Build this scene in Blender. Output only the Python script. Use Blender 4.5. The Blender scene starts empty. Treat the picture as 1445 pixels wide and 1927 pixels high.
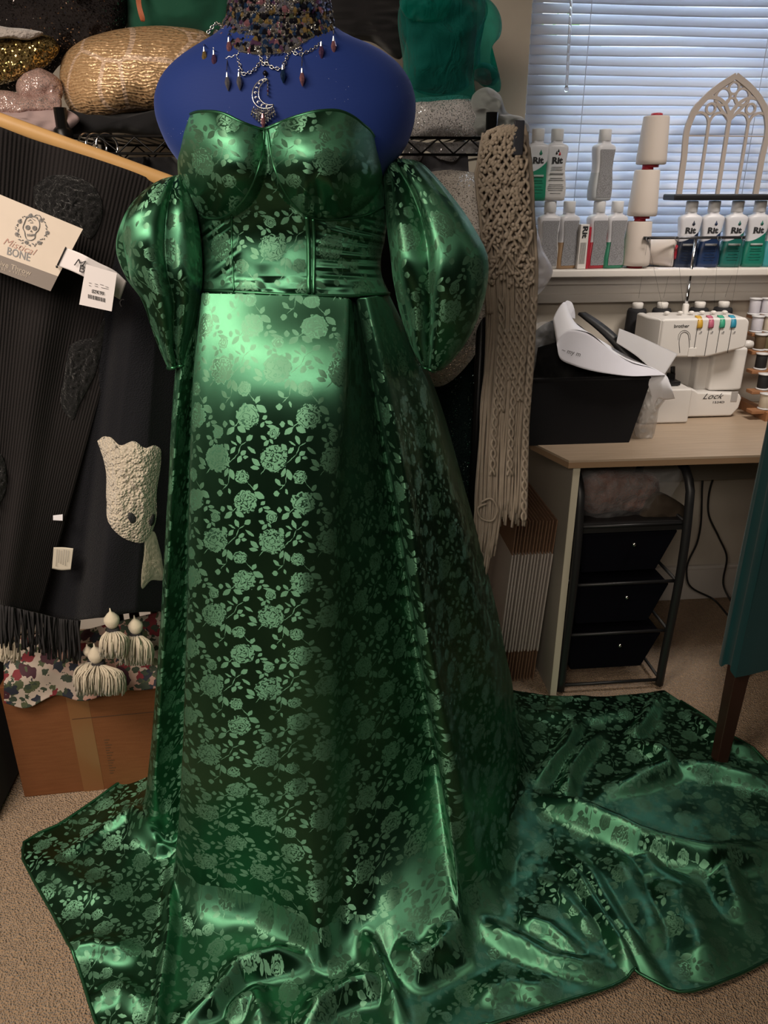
import bpy, math, random
import numpy as np
from mathutils import Vector, Matrix
random.seed(7); RNG = np.random.default_rng(7)
S = bpy.context.scene; COL = S.collection
# ---------------------------------------------------------------- camera
FPX = 1440.0; YAW = math.radians(5.5); PIT = math.radians(23.0); CAM = np.array([0, 0, 1.42])
cf = np.array([math.sin(YAW)*math.cos(PIT), math.cos(YAW)*math.cos(PIT), -math.sin(PIT)])
cr = np.array([math.cos(YAW), -math.sin(YAW), 0]); cu = np.cross(cr, cf)
cd = bpy.data.cameras.new('camera'); cam = bpy.data.objects.new('camera', cd); COL.objects.link(cam)
cd.sensor_fit = 'VERTICAL'; cd.sensor_height = 36; cd.lens = FPX/1927*36; cd.clip_start = .02
cam.matrix_world = Matrix(((cr[0], cu[0], -cf[0], CAM[0]), (cr[1], cu[1], -cf[1], CAM[1]), (cr[2], cu[2], -cf[2], CAM[2]), (0, 0, 0, 1)))
S.camera = cam
S.view_settings.view_transform = 'Standard'; S.view_settings.look = 'None'
S.view_settings.gamma = 1; S.view_settings.use_curve_mapping = False; S.view_settings.exposure = -0.5
S.cycles.max_bounces = 6; S.cycles.diffuse_bounces = 3; S.cycles.glossy_bounces = 3; S.cycles.transparent_max_bounces = 12
S.cycles.sample_clamp_indirect = 4
# ---------------------------------------------------------------- daylight, lamp and added fill lights
W = bpy.data.worlds.new('sky'); S.world = W; W.use_nodes = True
bg = W.node_tree.nodes['Background']; bg.inputs[0].default_value = (.78, .87, 1, 1); bg.inputs[1].default_value = 8.0
def area(name, loc, target, size, power, color, sy=None):
    l = bpy.data.lights.new(name, 'AREA'); l.energy = power; l.color = color; l.size = size
    l.shape = 'RECTANGLE'; l.size_y = sy or size
    o = bpy.data.objects.new(name, l); COL.objects.link(o); o.location = loc
    o.rotation_euler = (Vector(target)-Vector(loc)).to_track_quat('-Z', 'Y').to_euler(); return o
area('ceiling_light', (-1.1, .3, 2.3), (-.50, 1.3, .60), .9, 24, (1, .84, .68), .6).data.spread = math.radians(115)
area('added_highlight_fill', (-.75, -.95, 2.2), (-.45, 1.3, .95), 1.5, 11, (1, .87, .73), .65).data.spread = math.radians(75)  # added fill light, gives the skirt's front panel its highlight

area('added_desk_fill', (1.3, 1.45, 2.38), (1.2, 2.3, .85), .5, 5, (1, .90, .80), .3).data.spread = math.radians(70)  # added fill light brightening the desk side, no fixture known there

def at(px, py, Y=None, Z=None, X=None):          # the point seen at a pixel, at a real depth or height
    d = cf+(px-722.5)/FPX*cr-(py-963.5)/FPX*cu
    t = (Y-CAM[1])/d[1] if Y is not None else ((Z-CAM[2])/d[2] if Z is not None else (X-CAM[0])/d[0])
    return CAM+d*t
def atv(px, py, Y):                                # the same for arrays of points
    px = np.asarray(px, float); py = np.asarray(py, float); Y = np.asarray(Y, float)
    d = cf+((px-722.5)/FPX)[..., None]*cr-((py-963.5)/FPX)[..., None]*cu
    return CAM+d*(Y/d[..., 1])[..., None]
# ---------------------------------------------------------------- mesh helpers
class MB:
    def __init__(s): s.v = []; s.f = []; s.uv = []; s.n = 0; s.mi = []
    def add(s, V, Fc, uv=None, mi=0):
        V = np.asarray(V, float).reshape(-1, 3); s.v.append(V)
        for k, q in enumerate(Fc):
            s.f.append([a+s.n for a in q]); s.uv.append(uv[k] if uv is not None else None); s.mi.append(mi)
        s.n += len(V); return s
    def grid(s, P, cu_=False, cv_=False, uv=None, mi=0, flip=False):
        P = np.asarray(P, float); n, m = P.shape[:2]; Fc = []; U = [] if uv is not None else None
        for i in range(n if cu_ else n-1):
            i2 = (i+1) % n
            for j in range(m if cv_ else m-1):
                j2 = (j+1) % m; q = [i*m+j, i*m+j2, i2*m+j2, i2*m+j]
                if flip: q.reverse()
                Fc.append(q)
                if uv is not None:
                    w = [uv[i, j], uv[i, j+1 if uv.shape[1] > m else j2], uv[i+1 if uv.shape[0] > n else i2, j+1 if uv.shape[1] > m else j2], uv[i+1 if uv.shape[0] > n else i2, j]]
                    if flip: w.reverse()
                    U.append(w)
        return s.add(P, Fc, U, mi)
    def box(s, c, d, rot=None, mi=0, taper=None):
        c = np.array(c, float); h = np.array(d, float)/2
        V = np.array([[x, y, z] for z in (-1, 1) for y in (-1, 1) for x in (-1, 1)])*h
        if taper is not None: V[4:, :2] *= taper
        if rot is not None: V = V@np.array(rot).T
        return s.add(V+c, [(0, 2, 3, 1), (4, 5, 7, 6), (0, 1, 5, 4), (2, 6, 7, 3), (0, 4, 6, 2), (1, 3, 7, 5)], mi=mi)
    def b2(s, lo, hi, mi=0):
        lo = np.array(lo, float); hi = np.array(hi, float); return s.box((lo+hi)/2, hi-lo, mi=mi)
    def tube(s, pts, r, seg=8, caps=True, closed=False, mi=0):
        P = np.asarray(pts, float); n = len(P); r = np.broadcast_to(np.asarray(r, float), (n,))
        T = np.gradient(P, axis=0) if not closed else np.roll(P, -1, 0)-np.roll(P, 1, 0)
        T /= np.linalg.norm(T, axis=1)[:, None]+1e-12
        a = np.array([0, 0, 1.]) if abs(T[0][2]) < .9 else np.array([1., 0, 0])
        x = np.cross(T[0], a); x /= np.linalg.norm(x); R = []
        for i in range(n):
            x = x-T[i]*(x@T[i]); x /= np.linalg.norm(x)+1e-12; y = np.cross(T[i], x)
            an = np.arange(seg)*2*math.pi/seg
            R.append(P[i]+r[i]*(np.cos(an)[:, None]*x+np.sin(an)[:, None]*y))
        s.grid(np.array(R), cu_=closed, cv_=True, flip=True, mi=mi)
        if caps and not closed:
            b = s.n-n*seg; s.f += [[b+k for k in range(seg)], [b+(n-1)*seg+k for k in range(seg)][::-1]]; s.uv += [None, None]; s.mi += [mi, mi]
        return s
    def lathe(s, prof, c=(0, 0, 0), seg=24, axis=None, sy=1.0, mi=0):    # prof: (radius, height) pairs
        an = np.arange(seg)*2*math.pi/seg; P = []
        for r, z in prof: P.append(np.stack([r*np.cos(an), sy*r*np.sin(an), np.full(seg, z)], 1))
        P = np.array(P)
        if axis is not None: P = P@np.array(axis).T
        s.grid(P+np.array(c), cv_=True, mi=mi, flip=False)
        b = s.n-len(prof)*seg; s.f += [[b+k for k in range(seg)][::-1], [b+(len(prof)-1)*seg+k for k in range(seg)]]; s.uv += [None, None]; s.mi += [mi, mi]
        return s
    def prism(s, poly, ax, ay, az, o, d, mi=0):       # 2d outline in the ax, ay plane, pushed along az by d
        o = np.array(o, float); ax, ay, az = (np.array(q, float) for q in (ax, ay, az)); n = len(poly)
        A = [o+x*ax+y*ay for x, y in poly]; B = [q+az*d for q in A]
        return s.add(np.array(A+B), [list(range(n))[::-1], list(range(n, 2*n))]+[(k, (k+1) % n, n+(k+1) % n, n+k) for k in range(n)], mi=mi)
    def all(s): return np.concatenate(s.v) if s.v else np.zeros((0, 3))
def tag(o, label=None, cat=None, group=None, kind=None):
    if label: o['label'] = label
    if cat: o['category'] = cat
    if group: o['group'] = group
    if kind: o['kind'] = kind
    return o

WL = {}
def obj(name, mb, mat, parent=None, smooth=True, bevel=0, solid=0, subsurf=0, label=None, auto=None):
    V = mb.all(); me = bpy.data.meshes.new(name)
    if parent is not None: o0 = WL[parent.name]
    else:
        lo, hi = V.min(0), V.max(0); o0 = np.array([(lo[0]+hi[0])/2, (lo[1]+hi[1])/2, lo[2]])
    me.from_pydata((V-o0).tolist(), [], mb.f)
    mats = mat if isinstance(mat, (list, tuple)) else [mat]
    for m in mats: me.materials.append(m)
    if len(mats) > 1: me.polygons.foreach_set('material_index', mb.mi)
    if any(u is not None for u in mb.uv):
        L = me.uv_layers.new(name='UVMap'); out = []
        for u, f in zip(mb.uv, mb.f): out += [list(map(float, w)) for w in u] if u is not None else [[0, 0]]*len(f)
        L.data.foreach_set('uv', np.array(out).ravel())
    if smooth: me.polygons.foreach_set('use_smooth', [True]*len(me.polygons))
    me.update(); o = bpy.data.objects.new(name, me); COL.objects.link(o)
    if parent is not None: o.parent = parent
    else: o.location = o0
    WL[o.name] = o0
    if solid: md = o.modifiers.new('thickness', 'SOLIDIFY'); md.thickness = solid; md.offset = 0
    if bevel:
        md = o.modifiers.new('bevel', 'BEVEL'); md.width = bevel; md.segments = 2; md.limit_method = 'ANGLE'; md.angle_limit = .6
        o.modifiers.new('wn', 'WEIGHTED_NORMAL')
    if subsurf: md = o.modifiers.new('sub', 'SUBSURF'); md.levels = md.render_levels = subsurf
    if label: o['label'] = label
    return o
def thing(name, loc, label, cat, group=None):
    o = bpy.data.objects.new(name, None); o.empty_display_size = .05; COL.objects.link(o); o.location = loc
    WL[o.name] = np.array(loc, float); return tag(o, label, cat, group)
def struct(name, mb, mat, parent=None, **k):
    o = obj(name, mb, mat, parent, **k)
    if parent is None: o['kind'] = 'structure'
    return o
def dup(root, loc=None, rot=None, label=None, group=None):
    r = root.copy(); COL.objects.link(r)
    if loc is not None: r.location = loc
    if rot is not None: r.rotation_euler = rot
    if label: r['label'] = label
    if group: r['group'] = group
    for ch in list(root.children):
        c = ch.copy(); COL.objects.link(c); c.parent = r
        for g in list(ch.children):
            d = g.copy(); COL.objects.link(d); d.parent = c
    return r
def cr_interp(xs, P, xq):                            # cubic interpolation with finite difference tangents
    xs = np.asarray(xs, float); P = np.asarray(P, float); xq = np.asarray(xq, float)
    d = np.diff(xs); s_ = (np.diff(P, axis=0).T/d).T; m = np.empty_like(P)
    m[0] = s_[0]; m[-1] = s_[-1]
    for i in range(1, len(xs)-1): m[i] = (s_[i-1]*d[i]+s_[i]*d[i-1])/(d[i]+d[i-1])
    k = np.clip(np.searchsorted(xs, xq, 'right')-1, 0, len(xs)-2); h = d[k]; t = (xq-xs[k])/h
    sh = (-1,)+(1,)*(P.ndim-1); t = t.reshape(sh); h = h.reshape(sh)
    return (2*t**3-3*t**2+1)*P[k]+(t**3-2*t**2+t)*h*m[k]+(-2*t**3+3*t**2)*P[k+1]+(t**3-t**2)*h*m[k+1]
def smooth_pts(pts, n):
    P = np.asarray(pts, float); d = np.r_[0, np.cumsum(np.linalg.norm(np.diff(P, axis=0), axis=1)+1e-6)]
    return cr_interp(d, P, np.linspace(0, d[-1], n))
def vnoise(x, y, seed=0, z=0):                       # smooth value noise on arrays
    x = np.asarray(x, float); y = np.asarray(y, float); x, y = np.broadcast_arrays(x, y)
    r = np.random.default_rng(seed).random((64, 64))*2-1
    xi = np.floor(x).astype(int); yi = np.floor(y).astype(int); fx = x-xi; fy = y-yi
    fx = fx*fx*(3-2*fx); fy = fy*fy*(3-2*fy); g = lambda a, b: r[a % 64, b % 64]
    return (g(xi, yi)*(1-fx)+g(xi+1, yi)*fx)*(1-fy)+(g(xi, yi+1)*(1-fx)+g(xi+1, yi+1)*fx)*fy
# ---------------------------------------------------------------- materials
class NT:
    def __init__(s, name):
        s.m = bpy.data.materials.new(name); s.m.use_nodes = True; s.t = s.m.node_tree; s.p = s.t.nodes['Principled BSDF']
    def new(s, t, **k):
        n = s.t.nodes.new(t)
        for a, b in k.items(): setattr(n, a, b)
        return n
    def put(s, sock, v):
        if isinstance(v, bpy.types.NodeSocket): s.t.links.new(v, sock)
        elif v is not None:
            if hasattr(sock, 'default_value') and hasattr(sock.default_value, '__len__') and len(sock.default_value) == 4 and len(v) == 3: v = (*v, 1)
            sock.default_value = v
    def ma(s, op, a, b=None, c=None, clamp=False):
        n = s.new('ShaderNodeMath', operation=op, use_clamp=clamp)
        for k, v in enumerate((a, b, c)): s.put(n.inputs[k], v)
        return n.outputs[0]
    def vm(s, op, a, b=None, c=None):
        n = s.new('ShaderNodeVectorMath', operation=op)
        for k, v in enumerate((a, b, c)):
            if v is not None: s.put(n.inputs[k], v)
        return n.outputs['Value' if op in ('DOT_PRODUCT', 'LENGTH', 'DISTANCE') else 'Vector']
    def coord(s, kind='Object'): return s.new('ShaderNodeTexCoord').outputs[kind]
    def mapping(s, v, sc=(1, 1, 1), rot=(0, 0, 0)):
        n = s.new('ShaderNodeMapping'); s.put(n.inputs[0], v); n.inputs['Scale'].default_value = sc; n.inputs['Rotation'].default_value = rot; return n.outputs[0]
    def noise(s, v, scale, detail=2, rough=.5, dist=0):
        n = s.new('ShaderNodeTexNoise'); s.put(n.inputs['Vector'], v); n.inputs['Scale'].default_value = scale
        n.inputs['Detail'].default_value = detail; n.inputs['Roughness'].default_value = rough; n.inputs['Distortion'].default_value = dist; return n.outputs['Fac']
    def voro(s, v, scale, feat='F1', out='Distance', rnd=1):
        n = s.new('ShaderNodeTexVoronoi', feature=feat); s.put(n.inputs['Vector'], v); n.inputs['Scale'].default_value = scale
        n.inputs['Randomness'].default_value = rnd; return n.outputs[out]
    def wave(s, v, scale, dist=0, direction='X', prof='SIN'):
        n = s.new('ShaderNodeTexWave', bands_direction=direction, wave_profile=prof); s.put(n.inputs['Vector'], v)
        n.inputs['Scale'].default_value = scale; n.inputs['Distortion'].default_value = dist; return n.outputs['Fac']
    def ramp(s, f, stops, interp='LINEAR'):
        n = s.new('ShaderNodeValToRGB'); s.put(n.inputs[0], f); e = n.color_ramp.elements; n.color_ramp.interpolation = interp
        while len(e) < len(stops): e.new(.5)
        for k, (p, c) in enumerate(stops): e[k].position = p; e[k].color = (*c, 1) if len(c) == 3 else c
        return n.outputs[0]
    def mix(s, f, a, b):
        n = s.new('ShaderNodeMix', data_type='RGBA'); s.put(n.inputs[0], f); s.put(n.inputs[6], a); s.put(n.inputs[7], b); return n.outputs[2]
    def bump(s, h, strength=.3, dist=.002, normal=None):
        n = s.new('ShaderNodeBump'); s.put(n.inputs['Height'], h); n.inputs['Strength'].default_value = strength; n.inputs['Distance'].default_value = dist
        if normal is not None: s.put(n.inputs['Normal'], normal)
        return n.outputs[0]
    def set(s, **k):
        al = dict(base='Base Color', rough='Roughness', metal='Metallic', normal='Normal', sheen='Sheen Weight', sheen_tint='Sheen Tint', trans='Transmission Weight', alpha='Alpha', spec='Specular IOR Level', emit='Emission Color', es='Emission Strength', ior='IOR', coat='Coat Weight', aniso='Anisotropic', sss='Subsurface Weight')
        for a, b in k.items(): s.put(s.p.inputs[al[a]], b)
        return s
def plain(name, c, rough=.5, metal=0, bump=0, bscale=200, var=0, **k):
    n = NT(name); co = n.coord()
    base = (*c, 1)
    if var: base = n.mix(n.noise(co, bscale*.2, 3), tuple(x*(1-var) for x in c)+(1,), tuple(min(1, x*(1+var)) for x in c)+(1,))
    n.set(base=base, rough=rough, metal=metal, **k)
    if bump: n.set(normal=n.bump(n.noise(co, bscale, 3), bump, .001))
    return n.m
def fabric(name, c, rough=.9, weave=900, bump=.4, var=.15, sheen=.2, fold=0, dist=.0008, **k):
    n = NT(name); co = n.coord()
    nz = n.noise(co, 14, 4); base = n.mix(nz, tuple(x*(1-var) for x in c)+(1,), tuple(x*(1+var) for x in c)+(1,))
    n.set(base=base, rough=rough, sheen=sheen, spec=.25, normal=n.bump(n.noise(co, weave, 2), bump, dist), **k); return n.m
# ================================================================ satin with woven roses
def satin(name, tint=(.10, .40, .20)):
    n = NT(name); uv = n.coord('UV')
    P = n.vm('SCALE', uv); n.t.nodes[-1].inputs['Scale'].default_value = 5100
    nz = n.new('ShaderNodeTexNoise'); n.put(nz.inputs['Vector'], P); nz.inputs['Scale'].default_value = .045; nz.inputs['Detail'].default_value = 2
    wob = n.vm('MULTIPLY_ADD', nz.outputs['Color'], (16, 16, 0), (-8, -8, 0)); Q = n.vm('ADD', P, wob)
    TW, TH = 510, 740
    def local(c):
        q = n.vm('SUBTRACT', Q, (c[0], c[1], 0)); w = n.new('ShaderNodeVectorMath', operation='WRAP')
        n.put(w.inputs[0], q); w.inputs[1].default_value = (TW/2, TH/2, 1e4); w.inputs[2].default_value = (-TW/2, -TH/2, -1e4); return w.outputs[0]
    shapes = []
    def leaf(x1, y1, x2, y2, w):
        shapes.append(((x1+x2)/2, (y1+y2)/2, x2-x1, y2-y1, w))
    # leaves, buds (x1,y1 -> x2,y2, half width), laid out like the weave of the photographed satin
    for a in [(352, 630, 430, 700, 24), (342, 705, 425, 720, 21), (608, 502, 655, 560, 22), (668, 590, 712, 530, 20),
              (722, 430, 760, 510, 20), (668, 480, 730, 520, 10), (808, 480, 868, 436, 25), (818, 530, 900, 590, 17),
              (760, 605, 810, 565, 22), (738, 672, 768, 606, 23), (782, 622, 834, 622, 16), (618, 795, 650, 712, 20),
              (664, 720, 706, 820, 26), (560, 806, 616, 868, 20), (548, 940, 606, 936, 29), (658, 892, 676, 944, 13),
              (884, 912, 920, 850, 21), (890, 925, 985, 985, 30), (812, 925, 850, 965, 11),
              (648, 305, 702, 355, 18), (628, 430, 700, 362, 26), (722, 362, 806, 410, 27),
              (950, 300, 990, 268, 19), (968, 322, 1040, 330, 16), (936, 372, 964, 322, 18),
              (585, 345, 632, 338, 28), (424, 440, 482, 474, 17), (458, 528, 498, 474, 20), (502, 462, 538, 504, 13), (470, 350, 590, 380, 16),
              # stems
              (655, 672, 742, 590, 4), (735, 598, 762, 516, 4), (758, 524, 815, 486, 4), (664, 730, 655, 850, 4), (656, 848, 600, 908, 4),
              (604, 860, 652, 866, 4), (785, 770, 836, 850, 4), (832, 845, 900, 918, 4), (745, 318, 690, 372, 4), (432, 775, 480, 712, 4)]:
        leaf(*a)
    M = None
    for x, y, dx, dy, w in shapes:
        L = math.hypot(dx, dy); ux, uy = dx/L, dy/L; q = local((x, y))
        a = n.vm('DOT_PRODUCT', q, (ux*2/L, uy*2/L, 0)); b = n.ma('ABSOLUTE', n.vm('DOT_PRODUCT', q, (-uy/w, ux/w, 0)))
        v = n.ma('MULTIPLY_ADD', a, a, b); M = v if M is None else n.ma('MINIMUM', M, v)
    D = None
    for x, y, r in [(545, 632, 118), (815, 275, 104), (778, 792, 62), (540, 415, 50)]:
        d = n.ma('MULTIPLY', n.vm('LENGTH', local((x, y))), 1/r); D = d if D is None else n.ma('MINIMUM', D, d)
    ns = nz.outputs['Fac']
    Dn = n.ma('ADD', D, n.ma('MULTIPLY_ADD', n.noise(P, .028, 1), 0.6, -.3))
    rose = n.ma('MULTIPLY', n.ma('SUBTRACT', 1, Dn), 22, clamp=True)
    petal = n.ma('SINE', n.ma('MULTIPLY_ADD', Dn, 15, n.ma('MULTIPLY', n.noise(P, .021, 1), 22)))
    petal = n.ma('MULTIPLY_ADD', n.ma('GREATER_THAN', petal, .60), -.72, 1)
    rose = n.ma('MULTIPLY', rose, petal)
    lf = n.ma('MULTIPLY', n.ma('SUBTRACT', 1, M), 9, clamp=True)
    mask = n.ma('MAXIMUM', lf, rose)
    grain = n.noise(uv, 1400, 1)
    n.set(base=n.mix(mask, (.066, .200, .118, 1), (.115, .275, .170, 1)), metal=n.ma('MULTIPLY_ADD', mask, -.28, .98),
          rough=n.ma('MULTIPLY_ADD', mask, .07, n.ma('MULTIPLY_ADD', grain, .08, .36)), aniso=.86, spec=.3,
          normal=n.bump(grain, .12, .0006))
    tg_ = n.new('ShaderNodeTangent', direction_type='UV_MAP'); tg_.uv_map = 'UVMap'; n.put(n.p.inputs['Tangent'], tg_.outputs[0]); n.put(n.p.inputs['Anisotropic Rotation'], n.ma('MULTIPLY', mask, .25))
    return n.m
SATIN = satin('green_rose_satin')
TRIM_SATIN = plain('green_satin_trim', (.055, .19, .10), .38, .9)
# ================================================================ the room
wallm = plain('wall_paint', (.66, .60, .52), .85, bump=.12, bscale=120, var=.04)
ceilm = plain('ceiling_paint', (.34, .32, .29), .9)  # ceiling colour darkened to dim its reflection in the train
trimm = plain('trim_paint', (.74, .70, .66), .45)
n = NT('carpet'); co = n.coord(); v1 = n.voro(co, 260); nzc = n.noise(co, 90, 3, .7)
n.set(base=n.mix(nzc, (.30, .185, .105, 1), (.72, .50, .32, 1)), rough=1, sheen=.3, spec=.1, normal=n.bump(n.ma('ADD', v1, n.noise(co, 160, 3, .7)), 1, .009)); carpetm = n.m
WX0, WX1, WZ0, WZ1, YW = .635, 2.2, 1.195, 2.3, 2.40
X0, X1, Y0, ZC = -1.7, 2.5, -1.7, 2.45
struct('floor', MB().b2((X0-.1, Y0-.1, -.08), (X1+.1, YW+.2, 0)), carpetm, smooth=False)
struct('ceiling', MB().b2((X0-.1, Y0-.1, ZC), (X1+.1, YW+.2, ZC+.08)), ceilm, smooth=False)
w = MB(); w.b2((X0, YW, 0), (WX0, YW+.14, ZC)); w.b2((WX1, YW, 0), (X1, YW+.14, ZC)); w.b2((WX0, YW, 0), (WX1, YW+.14, WZ0-.02)); w.b2((WX0, YW, WZ1), (WX1, YW+.14, ZC))
struct('wall_back', w, wallm, smooth=False)
struct('wall_left', MB().b2((X0-.1, Y0, 0), (X0, YW, ZC)), wallm, smooth=False)
struct('wall_right', MB().b2((X1, Y0, 0), (X1+.1, YW, ZC)), plain('wall_darkened_bounce', (.16, .13, .10), .9), smooth=False)  # unseen wall, colour darkened to cut light bouncing onto the skirt
struct('wall_front', MB().b2((X0-.1, Y0-.1, 0), (X1+.1, Y0, ZC)), plain('wall_darkened_reflection', (.10, .075, .055), .9), smooth=False)  # unseen wall, colour darkened so the satin mirrors a dim room
b = MB(); b.b2((X0, YW-.014, 0), (X1, YW, .135)); b.b2((X0, YW-.018, .125), (X1, YW, .14)); struct('baseboard_back', b, trimm, smooth=False, bevel=.003)
win = bpy.data.objects.new('window_1', None); COL.objects.link(win); win['kind'] = 'structure'; WL['window_1'] = np.zeros(3)
fr = MB()
for lo, hi in [((WX0, YW+.07, WZ0), (WX0+.05, YW+.12, WZ1)), ((WX1-.05, YW+.07, WZ0), (WX1, YW+.12, WZ1)), ((WX0, YW+.07, WZ0), (WX1, YW+.12, WZ0+.05)), ((WX0, YW+.07, WZ1-.05), (WX1, YW+.12, WZ1)), ((1.40, YW+.07, WZ0), (1.45, YW+.12, WZ1))]: fr.b2(lo, hi)
obj('window_frame', fr, trimm, win, smooth=False)
g = NT('window_glass'); g.set(base=(1, 1, 1, 1), trans=1, rough=.02, ior=1.1)
obj('window_pane', MB().b2((WX0+.05, YW+.093, WZ0+.05), (WX1-.05, YW+.097, WZ1-.05)), g.m, win, smooth=False)
sl = MB(); sl.b2((.56, YW-.105, WZ0-.022), (2.3, YW+.13, WZ0)); struct('trim_1', sl, trimm, smooth=False, bevel=.004)
sl = MB(); sl.b2((.58, YW-.03, WZ0-.085), (2.3, YW, WZ0-.022)); sl.b2((.58, YW-.045, WZ0-.05), (2.3, YW, WZ0-.022)); sl.b2((.575, YW-.036, WZ0-.105), (2.3, YW, WZ0-.078)); struct('trim_2', sl, trimm, smooth=False, bevel=.004)
# garden shrub outside the window
lv = NT('leaf_green'); lv.set(base=(.25, .55, .04, 1), rough=.5)
mb = MB()
for k in range(900):
    c = np.array([random.uniform(.2, 1.15), random.uniform(3.1, 3.6), 0]); c[2] = random.uniform(.9, 2.5) if random.random() < .8 else random.uniform(0, 1)
    d = RNG.normal(size=3); d /= np.linalg.norm(d); e = np.cross(d, RNG.normal(size=3)); e /= np.linalg.norm(e); L = random.uniform(.06, .11)
    mb.add([c, c+d*L*.5+e*L*.3, c+d*L, c+d*L*.5-e*L*.3], [(0, 1, 2, 3)])
mb.tube([(.7, 3.35, 0), (.72, 3.35, 1.2), (.65, 3.35, 2.2)], [.03, .02, .008])
tag(obj('garden_shrub', mb, lv.m, smooth=False), 'bright green shrub glimpsed outdoors through the gaps of the blind', 'shrub')
# blind
bl = thing('window_blind', (1.4, YW+.02, WZ0+.02), 'white horizontal slat blind closed over the window', 'blind')
n = NT('blind_slat'); tr = n.new('ShaderNodeBsdfTranslucent'); tr.inputs[0].default_value = (.86, .89, 1, 1); mx = n.new('ShaderNodeMixShader'); mx.inputs[0].default_value = .36
n.set(base=(.62, .65, .72, 1), rough=.42); n.t.links.new(n.p.outputs[0], mx.inputs[1]); n.t.links.new(tr.outputs[0], mx.inputs[2]); n.t.links.new(mx.outputs[0], n.t.nodes['Material Output'].inputs[0]); slatm = n.m
sm = MB(); zz = WZ0+.035; k = 0; SP = .0247
while zz < WZ1-.05:
    a = math.radians(57+random.uniform(-2, 2)); hw = .0162; P = []
    for x in np.linspace(WX0+.006, WX1-.006, 12):
        row = []
        for t in np.linspace(-1, 1, 7):
            yy = t*hw; c_ = .003*(1-t*t)
            row.append((x, YW+.022+yy*math.cos(a)-c_*math.sin(a), zz+yy*math.sin(a)+c_*math.cos(a)+.0012*math.sin(x*9+k)))
        P.append(row)
    sm.grid(np.array(P)); zz += SP; k += 1
obj('slats', sm, slatm, bl, solid=.001)
obj('bottom_rail', MB().b2((WX0+.006, YW+.005, WZ0+.004), (WX1-.006, YW+.045, WZ0+.02)), slatm, bl, bevel=.003)
obj('head_rail', MB().b2((WX0+.004, YW+.0, WZ1-.05), (WX1-.004, YW+.05, WZ1)), slatm, bl, bevel=.003)
lc = MB()
for x in (.80, 1.32, 1.85):
    lc.tube([(x, YW-.004, WZ0+.01), (x, YW-.004, WZ1-.03)], .0011, 5)
obj('ladder_cord', lc, slatm, bl)
wd = NT('clear_plastic'); wd.set(base=(.95, .97, 1, 1), trans=.85, rough=.08, ior=1.35); clearm = wd.m
p0 = at(1078, -60, Y=YW-.02); p1 = at(1066, 165, Y=YW-.02)
w_ = MB(); w_.tube([p0, p1], .004, 6); w_.lathe([(.004, 0), (.006, .004), (.006, .012), (.004, .016)], p1-np.array([0, 0, .012]), 8)
obj('tilt_wand', w_, clearm, bl)
# ================================================================ mannequin
blue = NT('blue_jersey'); co = blue.coord(); 
sp = blue.voro(co, 170, out='Distance'); dots = blue.ma('LESS_THAN', sp, .055)
rs = blue.noise(co, 9, 1); dots = blue.ma('MULTIPLY', dots, blue.ma('GREATER_THAN', rs, .55))
blue.set(base=blue.mix(dots, (.006, .025, .155, 1), (.6, .65, .9, 1)), rough=.75, sheen=.25, spec=.3, normal=blue.bump(blue.wave(co, 260, 1, 'Z'), .08, .0005))
blue.p.inputs['Sheen Tint'].default_value = (.3, .4, 1, 1)
mq = thing('dress_form', (-.03, 1.42, 0), 'blue jersey covered headless dress form wearing the green gown', 'mannequin')
rows = [(-70, 441, 611, .066), (-20, 437, 615, .068), (30, 432, 620, .07), (56, 420, 636, .074), (72, 402, 664, .08), (88, 376, 703, .09), (110, 343, 738, .10), (140, 312, 764, .113), (180, 294, 779, .122), (215, 294, 780, .128), (250, 305, 773, .13), (285, 323, 757, .13), (320, 350, 728, .115), (360, 372, 706, .100), (420, 390, 696, .092), (500, 400, 696, .090), (545, 400, 700, .09), (620, 410, 650, .07), (700, 420, 640, .06)]
YC = 1.42; T = []
R_ = cr_interp([r[0] for r in rows], np.array(rows)[:, 1:], np.linspace(-70, 700, 70))
for py, (l, r, d) in zip(np.linspace(-70, 700, 70), R_):
    a = at(l, py, Y=YC); b_ = at(r, py, Y=YC); c = (a+b_)/2; hw = (b_-a)[0]/2
    an = np.linspace(0, 2*math.pi, 97)[:-1]; e = .86
    T.append(np.stack([c[0]+hw*np.sign(np.cos(an))*abs(np.cos(an))**e, c[1]+d*np.sign(np.sin(an))*abs(np.sin(an))**e, np.full(96, c[2])], 1))
m_ = MB(); m_.grid(np.array(T), cv_=True); obj('torso', m_, blue.m, mq)
blackm = plain('black_metal', (.012, .012, .013), .35, .6)
st = MB(); st.tube([(-.03, 1.42, 1.0), (-.03, 1.42, .06)], .018, 14)
obj('pole', st, blackm, mq)
st = MB()
for k in range(4):
    a = k*math.pi/2+.6; st.tube([(-.03, 1.42, .09), (-.03+.1*math.cos(a), 1.42+.1*math.sin(a), .07), (-.03+.2*math.cos(a), 1.42+.2*math.sin(a), .012)], .012, 8)
obj('stand', st, blackm, mq)
# ================================================================ gown
gown = thing('gown', (-.03, 1.40, 0), 'emerald satin off shoulder gown woven with roses, long train on the carpet', 'dress')
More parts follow.
